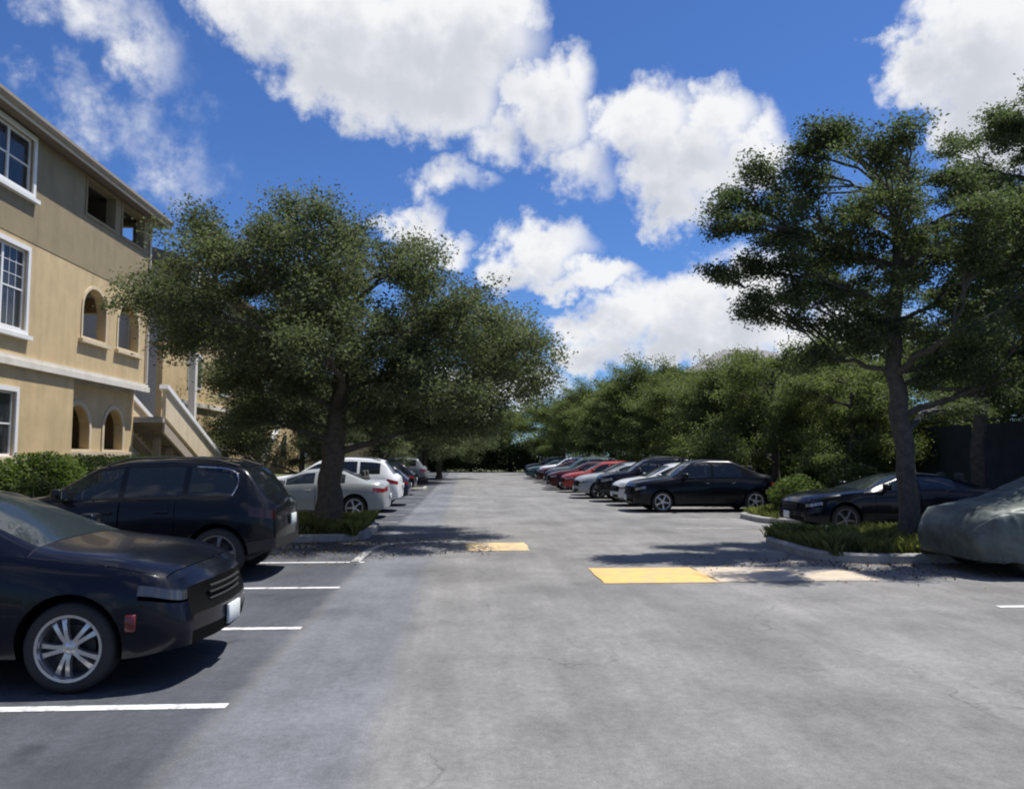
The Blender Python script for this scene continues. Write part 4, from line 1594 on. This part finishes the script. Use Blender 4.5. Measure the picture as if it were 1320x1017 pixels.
        for k in range(6):
            for c in range(nc):
                q = (grid[k][c], grid[k][c + 1], grid[k + 1][c + 1], grid[k + 1][c])
                faces.append(q if not front else q[::-1])
                cc = min(c, nc - 1 - c)
                t = 'body'
                sd_ = 0 if c < nc / 2 else 1
                if front:
                    if k in sp.get('grille_rows', (3, 4)) and cc >= sp.get('grille_c', 4):
                        t = 'grille'
                    elif k in sp.get('head_rows', (4,)) and cc < sp.get('grille_c', 4):
                        t = 'headlight:%d' % sd_
                    elif k == 1 and cc >= 3:
                        t = 'lower_intake'
                else:
                    if k in sp.get('tail_rows', (4,)) and cc < sp.get('tail_c', 4):
                        t = 'taillight:%d' % sd_
                    elif k == 1 and sp.get('cladding'):
                        t = 'sill'
                if k == 0:
                    t = 'sill'
                tags.append(t)
    cap(0, True)
    cap(NS - 1, False)
    names = sorted(set(tags)) + ['wheel_well:%d' % q for q in range(4)]
    me = bpy.data.meshes.new('shell')
    me.from_pydata(verts, [], faces)
    dummy = M['plastic']
    for n_ in names:
        me.materials.append(dummy)
    me.polygons.foreach_set('material_index', [names.index(t) for t in tags])
    bm = bmesh.new()
    bm.from_mesh(me)
    bmesh.ops.recalc_face_normals(bm, faces=bm.faces)
    bm.to_mesh(me)
    bm.free()
    cut = MB()
    ra = wr + .055
    for a in wx:
        for sg in (1, -1):
            x = L / 2 - a
            n0 = len(cut.v)
            seg = 28
            y0, y1 = sg * (hw - .30), sg * (hw + .25)
            for y in (y0, y1):
                for j in range(seg):
                    q = 2 * math.pi * j / seg
                    cut.v.append((x + ra * math.cos(q), y, wr + .01 + ra * math.sin(q)))
            for j in range(seg):
                k = (j + 1) % seg
                cut.f.append((n0 + j, n0 + k, n0 + seg + k, n0 + seg + j))
            cut.f.append(tuple(n0 + j for j in range(seg)))
            cut.f.append(tuple(n0 + seg + j for j in range(seg)))
    cm = cut.mesh('cutter')
    for n_ in names:
        cm.materials.append(dummy)
    cm.polygons.foreach_set('material_index', [len(names) - 4 + min(3, p.index // 30) for p in cm.polygons])
    me = boolean(me, cm)
    # split into parts
    co = np.empty(len(me.vertices) * 3, dtype=np.float32)
    me.vertices.foreach_get('co', co)
    co = co.reshape(-1, 3)
    groups = {}
    for p in me.polygons:
        groups.setdefault(names[min(p.material_index, len(names) - 1)], []).append(tuple(p.vertices))
    bpy.data.meshes.remove(me)
    jr = random.Random(label)
    if loc[1] > 20:
        loc = (loc[0] + jr.uniform(-.28, .28), loc[1] + jr.uniform(-.15, .15), 0)
        heading += R(jr.uniform(-2, 2))
    root = empty(name, loc, heading)
    tag(root, label, cat, group)
    lightm = M[sp.get('head_mat', 'headlight')]
    gm = {'body': pm, 'hood': pm, 'door': pm, 'sill': M['plastic'] if sp.get('cladding') else pm, 'underbody': M['well'], 'wheel_well': M['well'],
          'side_window': M['glass'], 'windshield': M['glass_clear'], 'rear_window': M['glass'], 'headlight': lightm, 'taillight': M[sp.get('tail_mat', 'taillight')],
          'grille': M['well'], 'lower_intake': M['well']}
    objs = {}
    for t, fs in groups.items():
        base = t.split(':')[0]
        used = sorted({i for f in fs for i in f})
        rem = {i: n_ for n_, i in enumerate(used)}
        v = co[used].copy()
        fs = [tuple(rem[i] for i in f) for f in fs]
        if base in ('door', 'hood', 'side_window', 'windshield', 'rear_window', 'headlight', 'taillight', 'grille', 'lower_intake'):
            # open the shut line round the panel
            cnt = {}
            for f in fs:
                for a, b in zip(f, f[1:] + f[:1]):
                    e = (min(a, b), max(a, b))
                    cnt[e] = cnt.get(e, 0) + 1
            adj = {}
            bset = set()
            for (a, b), n_ in cnt.items():
                adj.setdefault(a, []).append(b)
                adj.setdefault(b, []).append(a)
                if n_ == 1:
                    bset.update((a, b))
            gap = .009 if base in ('door', 'hood') else 0. if base in ('grille', 'lower_intake') else .002
            nv = v.copy()
            for i in bset:
                tgt = [v[q] for q in adj[i] if q not in bset]
                if tgt:
                    d = np.mean(tgt, axis=0) - v[i]
                    ln = np.linalg.norm(d)
                    if ln > 1e-5:
                        nv[i] = v[i] + d / ln * min(gap, ln * .3)
            v = nv
            if base == 'headlight':
                zm_ = float(np.median(v[:, 2]))
                hi = float(v[:, 2].max())
                for i in range(len(v)):
                    q = max(0., min(1., (L / 2 - v[i, 0]) / sp['head_s']))
                    v[i, 2] = hi - .006 - (hi - v[i, 2]) * (.97 - .30 * q)
                    v[i, 0] -= .004
            if base == 'grille':
                for i in range(len(v)):
                    if i not in bset:
                        v[i, 0] -= .03
        pme = bpy.data.meshes.new(base)
        pme.from_pydata(v.tolist(), [], fs)
        bm = bmesh.new()
        bm.from_mesh(pme)
        bmesh.ops.remove_doubles(bm, verts=bm.verts, dist=.0004)
        bm.to_mesh(pme)
        bm.free()
        pme.polygons.foreach_set('use_smooth', [True] * len(pme.polygons))
        pme.set_sharp_from_angle(angle=R(44))
        objs[t] = put(base, pme, gm[base], root)
    for t, o in list(objs.items()):
        if False:
            sg = 1 if t[-1] == '0' else -1
            for q in (.60, .76):
                y = sg * hw * q
                ed = max(0, 1 - 0 / .8)
                P4 = (bot(0) + (belt(0) - bot(0)) * .79)
                vs = [v_.co for v_ in o.data.vertices]
                near = min(vs, key=lambda p_: (p_.y - y) ** 2 + (p_.z - P4) ** 2 - .02 * p_.x)
                g = MB().lathe([(.001, .012), (.028, .010), (.040, 0), (.043, -.015)], 14)
                lm_ = g.mesh('headlight_lens', 50)
                lo = put('headlight_lens', lm_, M['chrome'], o, (near.x - .002, y, P4))
                lo.rotation_euler = (0, 0, R(-90 + sg * 25))
    # handles
    for t, o in list(objs.items()):
        if t.startswith('door'):
            n_, sidx = int(t[5]), int(t[6])
            a, b = sp['doors'][n_]
            s = b - .2
            sg = 1 if sidx == 0 else -1
            z = bot(s) + (belt(s) - bot(s)) * .80
            y = sg * (wid(s) + .006)
            h = bevel_me(MB().box(L / 2 - s - .10, L / 2 - s + .10, y - .012, y + .022, z - .014, z + .014).mesh('handle'), .008, 2)
            put('handle', h, sp.get('handle_m') or pm, o)
    # cabin
    g = MB()
    g.box(L / 2 - sp['rear_base'] + .25, L / 2 - sc_ + .1, -hw + .14, hw - .14, .28, .36)
    put('cabin_floor', g, M['interior'], root)
    if detail:
        dash = bevel_me(MB().box(L / 2 - sc_ - .62, L / 2 - sc_ - .16, -hw + .16, hw - .16, .55, belt(sc_) - .03).mesh('dashboard'), .05, 2)
        put('dashboard', dash, M['interior'], root)
        for (s0, y) in ((sp['seat_s'], .36), (sp['seat_s'], -.36), (sp['seat_s'] + .95, 0)):
            ww = .25 if y else .62
            x = L / 2 - s0
            zs = belt(s0)
            seat = MB().box(x - .25, x + .25, y - ww, y + ww, .36, .62)
            seat.obox((x - .34, y, zs - .16), (.07, 0, .0), (0, ww, 0), (-.09, 0, .36))
            for hy in ((y,) if y else (-.36, .36)):
                seat.box(x - .48, x - .39, hy - .13, hy + .13, zs + .17, zs + .36)
            put('seat', bevel_me(seat.mesh('seat'), .03, 2), M['seat'], root)
        sw = MB()
        x = L / 2 - sp['seat_s'] + .52
        ring = [(x + .08 * math.cos(q) * .6, .36 + .18 * math.sin(q), belt(sc_) - .03 + .17 * math.cos(q)) for q in [2 * math.pi * i / 20 for i in range(21)]]
        sw.tube(ring, .014, 6, False)
        put('steering_wheel', sw.mesh('steering_wheel', 60), M['plastic'], root)
    # mirrors
    ms = sp['mirror_s']
    for sg in (1, -1):
        zz = belt(ms) + .09
        y = wid(ms)
        g = MB()
        g.box(L / 2 - ms - .06, L / 2 - ms + .08, sg * (y - .02), sg * (y + .19), zz - .065, zz + .085)
        mm = bevel_me(g.mesh('mirror'), .035, 3)
        o = put('mirror', mm, sp.get('mirror_m') or pm, root)
        put('mirror_glass', MB().box(L / 2 - ms - .066, L / 2 - ms - .061, sg * (y + .02), sg * (y + .16), zz - .045, zz + .06), M['chrome'], o)
        put('mirror_arm', bevel_me(MB().box(L / 2 - ms - .02, L / 2 - ms + .05, sg * (y - .12), sg * (y + .01), zz - .085, zz - .05).mesh('mirror_arm'), .01), M['plastic'], o)
    # grille slats, badges, plates
    gz0 = bot(0) + (belt(0) - bot(0)) * ROWS_Z[min(sp.get('grille_rows', (3, 4)))]
    gz1 = bot(0) + (belt(0) - bot(0)) * ROWS_Z[max(sp.get('grille_rows', (3, 4))) + 1]
    for k in range(4):
        z = gz0 + (gz1 - gz0) * (k + .5) / 4
        v, f = [], []
        n = 8
        for i in range(n + 1):
            y = -.40 + .8 * i / n
            x = L / 2 - .055 - bf * (y / hw) ** 2
            for (dx, dz) in ((0, -.008), (.02, -.006), (.02, .006), (0, .008)):
                v.append((x + dx, y, z + dz))
        for i in range(n):
            for c in range(4):
                a = i * 4 + c
                b = i * 4 + (c + 1) % 4
                f.append((a, b, b + 4, a + 4))
        put('grille_slat', mesh_np('grille_slat', v, f), sp.get('slat_m') or M['plastic'], root)
    zpl = bot(L) + (belt(L) - bot(L)) * sp.get('plate_h', .5)
    put('license_plate', bevel_me(MB().box(-L / 2 - .022, -L / 2 - .002, -.155, .155, zpl - .078, zpl + .078).mesh('license_plate'), .004, 1), M['plate'], root)
    if sp.get('front_plate'):
        zf = bot(0) + (belt(0) - bot(0)) * .30
        put('license_plate', bevel_me(MB().box(L / 2 - .005, L / 2 + .02, -.155, .155, zf - .078, zf + .078).mesh('license_plate'), .004, 1), M['plate'], root)
    if sp.get('marker'):
        for sg in (1, -1):
            s = .46
            z0 = .44
            y = wid(s) - .005
            g = MB().box(L / 2 - s - .045, L / 2 - s + .03, sg * (y - .05) if sg > 0 else -(y + .015), sg * (y + .015) if sg > 0 else -(y - .05), z0, z0 + .12)
            put('side_marker', bevel_me(g.mesh('side_marker'), .006, 1), M['marker'], root)
    if sp.get('rails'):
        for sg in (1, -1):
            pts = [(L / 2 - s, sg * (gw - .02), top(s) + (-.03 if e in (0, 6) else .012)) for e, s in enumerate(np.linspace(srf + .1, srr - .1, 7))]
            put('roof_rail', MB().tube(pts, .016, 6).mesh('roof_rail', 60), M['plastic'], root)
    if sp.get('chrome'):
        a, b = sp['windows'][-1]
        for sg in (1, -1):
            pts = []
            kp = np.array(((b - .6, .93), (b - .35, .935), (b - .15, .93), (b - .03, .88), (b + .02, .74), (b + .03, .5), (b + .01, .25), (b - .04, .05)))
            tt = np.linspace(0, 7, 29)
            kx, kq = (np.convolve(np.pad(np.interp(tt, range(8), kp[:, c_]), 2, mode='edge'), np.ones(5) / 5, 'valid') for c_ in (0, 1))
            for s, q in zip(kx, kq):
                P = section(s)
                y = P[6][0] + (P[10][0] - P[6][0]) * q + .016
                z = P[6][1] + (P[10][1] - P[6][1]) * q
                pts.append((L / 2 - s, sg * y, z))
            put('window_trim', MB().tube(pts, .011, 6).mesh('window_trim', 60), M['chrome'], root)
    # wheels
    wl = sp.get('wheel')
    if wl is None:
        wl = make_wheel(wr, sp.get('spokes', 5), sp.get('twin', False))
    for a in wx:
        for sg in (1, -1):
            o = put('wheel', wl[0], None, root, (L / 2 - a, sg * (hw - .115), wr))
            o.rotation_euler = (0, random.Random(int(a * 100) + sg).uniform(0, 1.2), 0 if sg > 0 else math.pi)
            rm = sp.get('rim_m') or M['rim']
            r_ = put('rim', wl[1], None, o)
            put('brake_disc', wl[2], None, o)
            r_.material_slots[0].link = 'OBJECT'
            r_.material_slots[0].material = rm
    return root


_WH = {}


def make_wheel(r, spokes, twin):
    """tyre and alloy rim, outer face towards +y"""
    key = (round(r, 3), spokes, twin)
    if key in _WH:
        return _WH[key]
    w = .105
    ri = r * .71
    t = MB()
    t.lathe([(ri, -w), (r * .9, -w * 1.02), (r * .975, -w * .85), (r, -w * .55), (r * .992, -w * .5), (r, -w * .42), (r, -.012), (r * .99, -.006), (r * .99, .006), (r, .012), (r, w * .42), (r * .992, w * .5), (r, w * .55), (r * .975, w * .85), (r * .90, w * 1.02), (r * .80, w * 1.03), (ri, w * .92), (ri - .005, 0)], 40)
    tm = t.mesh('wheel', 50)
    tm.materials.append(M['tyre'])
    g = MB()
    # barrel and lip
    g.lathe([(ri + .002, w * .95), (ri + .002, w * .80), (ri - .014, w * .62), (ri - .03, 0), (ri - .03, -w)], 40)
    g.lathe([(ri + .008, w * .82), (ri + .008, w * .97), (ri - .012, w * .95), (ri - .016, w * .8)], 40)
    yo = w * .72

    def spoke(a, wid_):
        ca, sa = math.cos(a), math.sin(a)
        n0 = len(g.v)
        rows = [(r * .12, .9, .0), (r * .3, .8, .012), (r * .52, .85, .004), (ri - .008, 1.25, -.012)]
        for (rad, k, dy) in rows:
            h = wid_ * k
            for (dw, yy) in ((-h, yo + dy - .03), (-h * .72, yo + dy), (h * .72, yo + dy), (h, yo + dy - .03)):
                g.v.append((rad * ca - dw * sa, yy, rad * sa + dw * ca))
        for i in range(len(rows) - 1):
            for c in range(3):
                q = n0 + i * 4 + c
                g.f.append((q, q + 1, q + 5, q + 4))
    for k in range(spokes):
        a = 2 * math.pi * k / spokes
        if twin:
            spoke(a - .185, r * .074)
            spoke(a + .185, r * .074)
        else:
            spoke(a, r * .10)
    g.lathe([(0.001, yo + .01), (r * .09, yo + .01), (r * .17, yo - .005), (r * .18, yo - .03)], 20)
    for k in range(5):
        a = 2 * math.pi * (k + .5) / 5
        g.tube([(r * .12 * math.cos(a), yo - .01, r * .12 * math.sin(a)), (r * .12 * math.cos(a), yo + .012, r * .12 * math.sin(a))], .009, 6)
    rm = g.mesh('rim', 40)
    rm.materials.append(M['rim'])
    dm = MB().lathe([(0.001, .0), (r * .47, .0), (r * .47, -.03), (ri - .03, -.035), (ri - .03, -.06)], 24).mesh('brake_disc', 40)
    dm.materials.append(M['disc'])
    _WH[key] = (tm, rm, dm)
    return _WH[key]


SEDAN = dict(L=4.95, W=1.90, H=1.47, gw=.60, axles=(.90, 3.95), wheel_r=.325,
             top=[(0, .80), (.12, .86), (.55, .965), (1.22, 1.04), (2.1, 1.42), (2.6, 1.47), (3.3, 1.44), (4.3, 1.13), (4.8, 1.09), (4.95, 1.02)],
             belt=[(0, .76), (.25, .83), (.6, .89), (1.3, .97), (2.5, 1.0), (4.2, 1.03), (4.8, .99), (4.95, .95)],
             bottom=[(0, .27), (.45, .20), (4.3, .22), (4.95, .34)],
             cowl=1.24, roof_front=2.08, roof_rear=3.30, rear_base=4.25, seat_s=2.5, mirror_s=1.66,
             windows=[(1.66, 2.56), (2.64, 3.56)], windows_at=(1.66, 2.56, 2.64, 3.56), doors=[(1.45, 2.59), (2.60, 3.45)],
             plan_front=.80, bulge_f=.16, head_s=.36, tail_s=.35, tail_c=6, grille_c=4, front_plate=True)
SUV = dict(L=4.38, W=1.90, H=1.68, gw=.64, axles=(.88, 3.55), wheel_r=.365,
           top=[(0, .94), (.1, 1.0), (.5, 1.09), (1.2, 1.17), (1.82, 1.58), (2.2, 1.66), (2.9, 1.68), (3.6, 1.63), (3.87, 1.58), (4.2, 1.18), (4.38, 1.08)],
           belt=[(0, .90), (.25, .97), (.6, 1.03), (1.2, 1.08), (2.3, 1.11), (3.9, 1.14), (4.2, 1.08), (4.38, 1.02)],
           bottom=[(0, .34), (.45, .26), (3.8, .28), (4.38, .42)],
           cowl=1.2, roof_front=1.84, roof_rear=3.86, rear_base=4.22, seat_s=2.1, mirror_s=1.5,
           windows=[(1.5, 2.2), (2.28, 3.05), (3.13, 3.76)], windows_at=(1.5, 2.2, 2.28, 3.05, 3.13, 3.76), doors=[(1.35, 2.23), (2.24, 2.98)],
           head_s=.45, tail_s=.38, tail_c=4, grille_c=4, cladding=True, rails=True, plan_rear=.80, bulge_r=.10, plate_h=.62)
HATCH = dict(SUV, L=4.35, H=1.50, W=1.82, gw=.60, axles=(.86, 3.5), wheel_r=.33, rails=False, cladding=False,
             top=[(0, .76), (.1, .82), (.5, .92), (1.1, 1.0), (1.95, 1.42), (2.3, 1.48), (3.0, 1.50), (3.6, 1.45), (3.85, 1.38), (4.2, 1.05), (4.35, .95)],
             belt=[(0, .72), (.25, .79), (.6, .86), (1.1, .93), (2.5, .97), (3.85, 1.0), (4.2, .95), (4.35, .9)],
             bottom=[(0, .28), (.45, .2), (3.9, .22), (4.35, .35)], cowl=1.1, roof_front=1.92, roof_rear=3.7, rear_base=4.15,
             windows=[(1.5, 2.25), (2.33, 3.1), (3.18, 3.6)], windows_at=(1.5, 2.25, 2.33, 3.1, 3.18, 3.6), doors=[(1.32, 2.28), (2.29, 3.05)], seat_s=2.1, mirror_s=1.45, front_plate=True)

black = paint('black', (.004, .005, .011), .22)
black2 = paint('charcoal', (.005, .006, .009), .25)
navy = paint('navy', (.012, .018, .045), .25)
silver = paint('silver', (.30, .325, .34), .32)
white_p = paint('white', (.72, .73, .74), .3)
red_p = paint('red', (.30, .04, .035), .3)
maroon = paint('maroon', (.055, .008, .010), .3)
teal = paint('teal', (.06, .10, .10), .32)
grey_p = paint('grey', (.17, .18, .19), .3)
NEARG = 'cars parked on the left'
RG = 'cars parked on the right'

car('black sedan with silver twin-spoke alloy wheels, nearest car, nose towards the aisle', dict(SEDAN, spokes=5, twin=True, head_mat='headlight_smoke', marker=True, tail_rows=(4,)),
    black, (-4.42, 7.08, 0), 0, NEARG, 1)
car('black sport utility vehicle with chrome window trim, tail towards the aisle, behind the nearest sedan', dict(SUV, chrome=True, rim_m=M['rim_dark'], tail_mat='taillight_dark'),
    black2, (-4.74, 12.35, 0), math.pi, NEARG, 1)
car('silver sedan parked behind the trunk of the left oak', dict(SEDAN, L=4.6, H=1.38, axles=(.92, 3.72), cowl=1.35, roof_front=2.3, mirror_s=1.8, rear_base=4.05, roof_rear=3.25, windows=[(1.86, 2.62), (2.70, 3.45)], windows_at=(1.86, 2.62, 2.70, 3.45), doors=[(1.62, 2.66), (2.67, 3.28)],
    top=[(0, .74), (.12, .80), (.55, .90), (1.35, .98), (2.3, 1.34), (2.75, 1.38), (3.3, 1.35), (4.05, 1.06), (4.5, 1.03), (4.6, .96)], belt=[(0, .70), (.25, .77), (.6, .84), (1.3, .90), (2.5, .94), (4.0, .97), (4.5, .93), (4.6, .9)], wheel_r=.32),
    silver, (-4.5, 23.3, 0), math.pi, NEARG, 1)
car('dark blue hatchback just beyond the white utility vehicle in the left row', HATCH, navy, (-4.2, 29.0, 0), math.pi, NEARG, 1)
car('white sport utility vehicle with dark windows beyond the left oak', dict(SUV, cladding=False), white_p, (-4.2, 26.2, 0), math.pi, NEARG, 1)
car('dark car in shade farther up the left row, by the second tree', HATCH, black2, (-4.2, 37.0, 0), math.pi, NEARG, 0)
car('grey utility vehicle in shade at the far end of the left row', SUV, grey_p, (-4.1, 47.5, 0), math.pi, NEARG, 0)

car('low black sedan behind the right oak trunk, between two grassy islands', dict(SEDAN, H=1.36, L=4.8, axles=(.95, 3.85),
    top=[(0, .74), (.12, .80), (.55, .90), (1.42, .98), (2.35, 1.31), (2.8, 1.36), (3.3, 1.33), (4.25, 1.05), (4.65, 1.02), (4.8, .95)], belt=[(0, .70), (.25, .77), (.6, .84), (1.3, .92), (2.5, .95), (4.1, .98), (4.65, .94), (4.8, .9)], cowl=1.42, roof_front=2.35, mirror_s=1.85, roof_rear=3.3, rear_base=4.2, windows=[(1.86, 2.62), (2.70, 3.5)], windows_at=(1.86, 2.62, 2.70, 3.5), doors=[(1.62, 2.66), (2.67, 3.3)], rim_m=M['rim_dark']),
    black, (9.75, 18.4, 0), math.pi, RG, 1)
car('black four-door sedan standing clear in the sun, first past the shrubs on the right', dict(SEDAN, H=1.62, L=4.75, gw=.64,
    top=[(0, .86), (.12, .93), (.55, 1.0), (1.3, 1.10), (1.95, 1.55), (2.4, 1.62), (3.2, 1.61), (4.05, 1.20), (4.6, 1.12), (4.75, 1.04)], axles=(.95, 3.85), roof_front=1.95, cowl=1.3, roof_rear=3.25, rear_base=4.0,
    belt=[(0, .80), (.25, .87), (.6, .94), (1.3, 1.01), (2.5, 1.04), (4.1, 1.06), (4.6, 1.0), (4.75, .95)], windows=[(1.64, 2.5), (2.58, 3.46)], windows_at=(1.64, 2.5, 2.58, 3.46), doors=[(1.5, 2.53), (2.54, 3.35)]),
    black2, (7.25, 25.7, 0), math.pi, RG, 1)
car('silver hatchback just behind the black four-door sedan in the right row', dict(HATCH, H=1.58), paint('light_silver', (.52, .54, .55), .3), (7.1, 28.5, 0), math.pi, RG, 1)
car('black utility vehicle between the silver hatchback and the grey sedan', SUV, black, (7.0, 31.2, 0), math.pi, RG, 0)
car('pale grey sedan in the right row, beyond the black utility vehicle', SEDAN, silver, (7.0, 33.9, 0), math.pi, RG, 0)
car('charcoal hatchback parked next to the red hatchback', HATCH, black2, (7.0, 36.6, 0), math.pi, RG, 0)
car('bright red hatchback in the right row', HATCH, red_p, (6.6, 39.4, 0), math.pi, RG, 0)
car('maroon sedan just beyond the red hatchback', SEDAN, maroon, (6.9, 42.2, 0), math.pi, RG, 0)
car('grey-green utility vehicle standing above the maroon sedan', SUV, teal, (6.8, 45.0, 0), math.pi, RG, 0)
car('black hatchback beyond the dark utility vehicle, far along the right row', HATCH, black, (6.8, 50.4, 0), math.pi, RG, 0)
car('dark utility vehicle just past the grey-green one in the right row', SUV, black2, (7.0, 47.7, 0), math.pi, RG, 0)

for (lab, spc, pm_, y) in (
        ('very small maroon sedan beside the white utility vehicle, far up the right row', SEDAN, maroon, 53.1),
        ('white utility vehicle far up the right row', SUV, white_p, 55.8),
        ('black hatchback just past the white utility vehicle, far up the right row', HATCH, black2, 58.5),
        ('dark grey-green sedan far up the right row', SEDAN, teal, 61.2),
        ('dark navy hatchback, very small, almost at the end of the right row', HATCH, navy, 63.9),
        ('charcoal utility vehicle ending the right row', SUV, black2, 66.6)):
    car(lab, spc, pm_, (6.9, y, 0), math.pi, RG, 0)

# the car under its fitted cover
cvm = mat('cover_cloth', (.085, .105, .10), .5, .15, noise=.5, nscale=2.4, bump=.2, bscale=11, spec=.35)
cv = empty('covered_car', (9.5, 11.95, 0), math.pi)
tag(cv, 'car wrapped in a wrinkled grey-green cover at the right edge, by the right island', 'covered car', RG)
top = smooth_interp([(0, .66), (.06, .80), (.3, .95), (1.12, 1.10), (1.16, 1.12), (1.98, 1.52), (2.4, 1.58), (3.3, 1.56), (4.0, 1.30), (4.35, 1.12), (4.8, 1.05), (4.86, .95), (4.9, .7)], .035)
NSn, NRn = 240, 72
v, f = [], []
Lc = 4.9
rg = np.random.default_rng(8)
fq = [(rg.uniform(5, 22), rg.uniform(-2.2, 2.2), rg.uniform(0, 6.28), rg.uniform(.5, 1)) for _ in range(9)]
for i in range(NSn + 1):
    s = Lc * i / NSn
    a, b = min(1, s / .6), min(1, (Lc - s) / .6)
    ra_, rb_ = math.sqrt(1 - (1 - a) ** 2), math.sqrt(1 - (1 - b) ** 2)
    w = .955 * (.70 + .30 * ra_) * (.74 + .26 * rb_)
    zt = top(s)
    fgr = max(0, min(1, (zt - 1.02) / .45))
    zs = .90 if fgr > 0 else min(.90, zt - .07)
    zs = min(zs, zt - .06)
    wt = (w - .14) * (1 - fgr) + .60 * fgr
    hem = .20 + .03 * math.sin(s * 5) + .02 * math.sin(s * 13 + 1)
    wheel = sum(math.exp(-((s - c) / .30) ** 2) for c in (.95, 3.9))
    path = [(0, zt), (wt * .5, zt - .012), (wt * .86, zt - .035), (wt, zt - .075), (wt * .5 + (w - .05) * .5, (zs + zt - .075) / 2 + .0), (w - .05, zs + .0), (w - .012, zs - .09), (w + .005, .62), (w - .01 + .02 * wheel, .40), (w - .05 + .05 * wheel, hem)]
    tt = np.array([0, .12, .22, .30, .42, .54, .62, .74, .87, 1.0])
    py = np.array([p[0] for p in path])
    pz = np.array([p[1] for p in path])
    for j in range(NRn + 1):
        u = -1 + 2 * j / NRn
        au = abs(u)
        sg = 1 if u >= 0 else -1
        o_ = np.linspace(-.025, .025, 5)
        yy = float(np.interp(np.clip(np.abs(au + o_) if au > .03 else au + 0 * o_, 0, 1), tt, py).mean())
        zz = float(np.interp(np.clip(np.abs(au + o_) if au > .03 else au + 0 * o_, 0, 1), tt, pz).mean())
        hang = max(0, (au - .5) / .5)
        fold = 0.
        for (q, sk, ph_, am) in fq:
            fold += am * max(0, math.sin(q * s + sk * (au - .5) * 4 + ph_ + sg)) ** 3
        fold *= .010 + .020 * hang
        tens = .012 * math.sin(26 * (au - .38 * s) + 2 * sg) * math.exp(-((au - .42) / .16) ** 2) * (.4 + .6 * math.sin(s * 1.7 + sg) ** 2)
        mb = math.exp(-((s - 1.62) / .11) ** 2 - ((zz - 1.0) / .10) ** 2) * (1 if au > .25 else 0)
        x = Lc / 2 - s - .22 * (yy / .96) ** 2 * max(0, 1 - s / .8) ** 1.5 + .14 * (yy / .96) ** 2 * max(0, 1 - (Lc - s) / .8) ** 1.5
        x -= math.exp(-s / .10) * (.10 * max(0, zz - .5) / .4 + .10 * max(0, .42 - zz) / .3)
        v.append((x, sg * (yy + fold + .6 * tens + .16 * mb), zz + .8 * tens + .25 * fold))
for i in range(NSn):
    for j in range(NRn):
        a = i * (NRn + 1) + j
        f.append((a, a + 1, a + NRn + 2, a + NRn + 1))
me = bpy.data.meshes.new('cover')
fa = [tuple(i * 1 for i in q) for q in f]
fa.append(tuple(range(NRn, -1, -1)))
fa.append(tuple(NSn * (NRn + 1) + j for j in range(NRn + 1)))
me.from_pydata(v, [], fa)
bm = bmesh.new()
bm.from_mesh(me)
bmesh.ops.recalc_face_normals(bm, faces=bm.faces)
bmesh.ops.triangulate(bm, faces=[q for q in bm.faces if len(q.verts) > 4])
bm.to_mesh(me)
bm.free()
me.polygons.foreach_set('use_smooth', [True] * len(me.polygons))
me.set_sharp_from_angle(angle=R(55))
cover_o = put('cover', me, cvm, cv)
for i in (64, 150):
    put('seam', MB().tube([(v[i * (NRn + 1) + j][0], v[i * (NRn + 1) + j][1] * 1.001, v[i * (NRn + 1) + j][2] + .002) for j in range(NRn + 1)], .006, 5).mesh('seam', 60), cvm, cover_o)
put('hem', MB().tube([v[i * (NRn + 1) + NRn] for i in range(2, NSn - 1)], .016, 6).mesh('hem', 60), cvm, cover_o)
put('hem', MB().tube([v[i * (NRn + 1)] for i in range(2, NSn - 1)], .016, 6).mesh('hem', 60), cvm, cover_o)
wl = make_wheel(.345, 5, False)
for x in (1.5, -1.5):
    for sg in (1, -1):
        put('wheel', wl[0], None, cv, (x, sg * .80, .345))
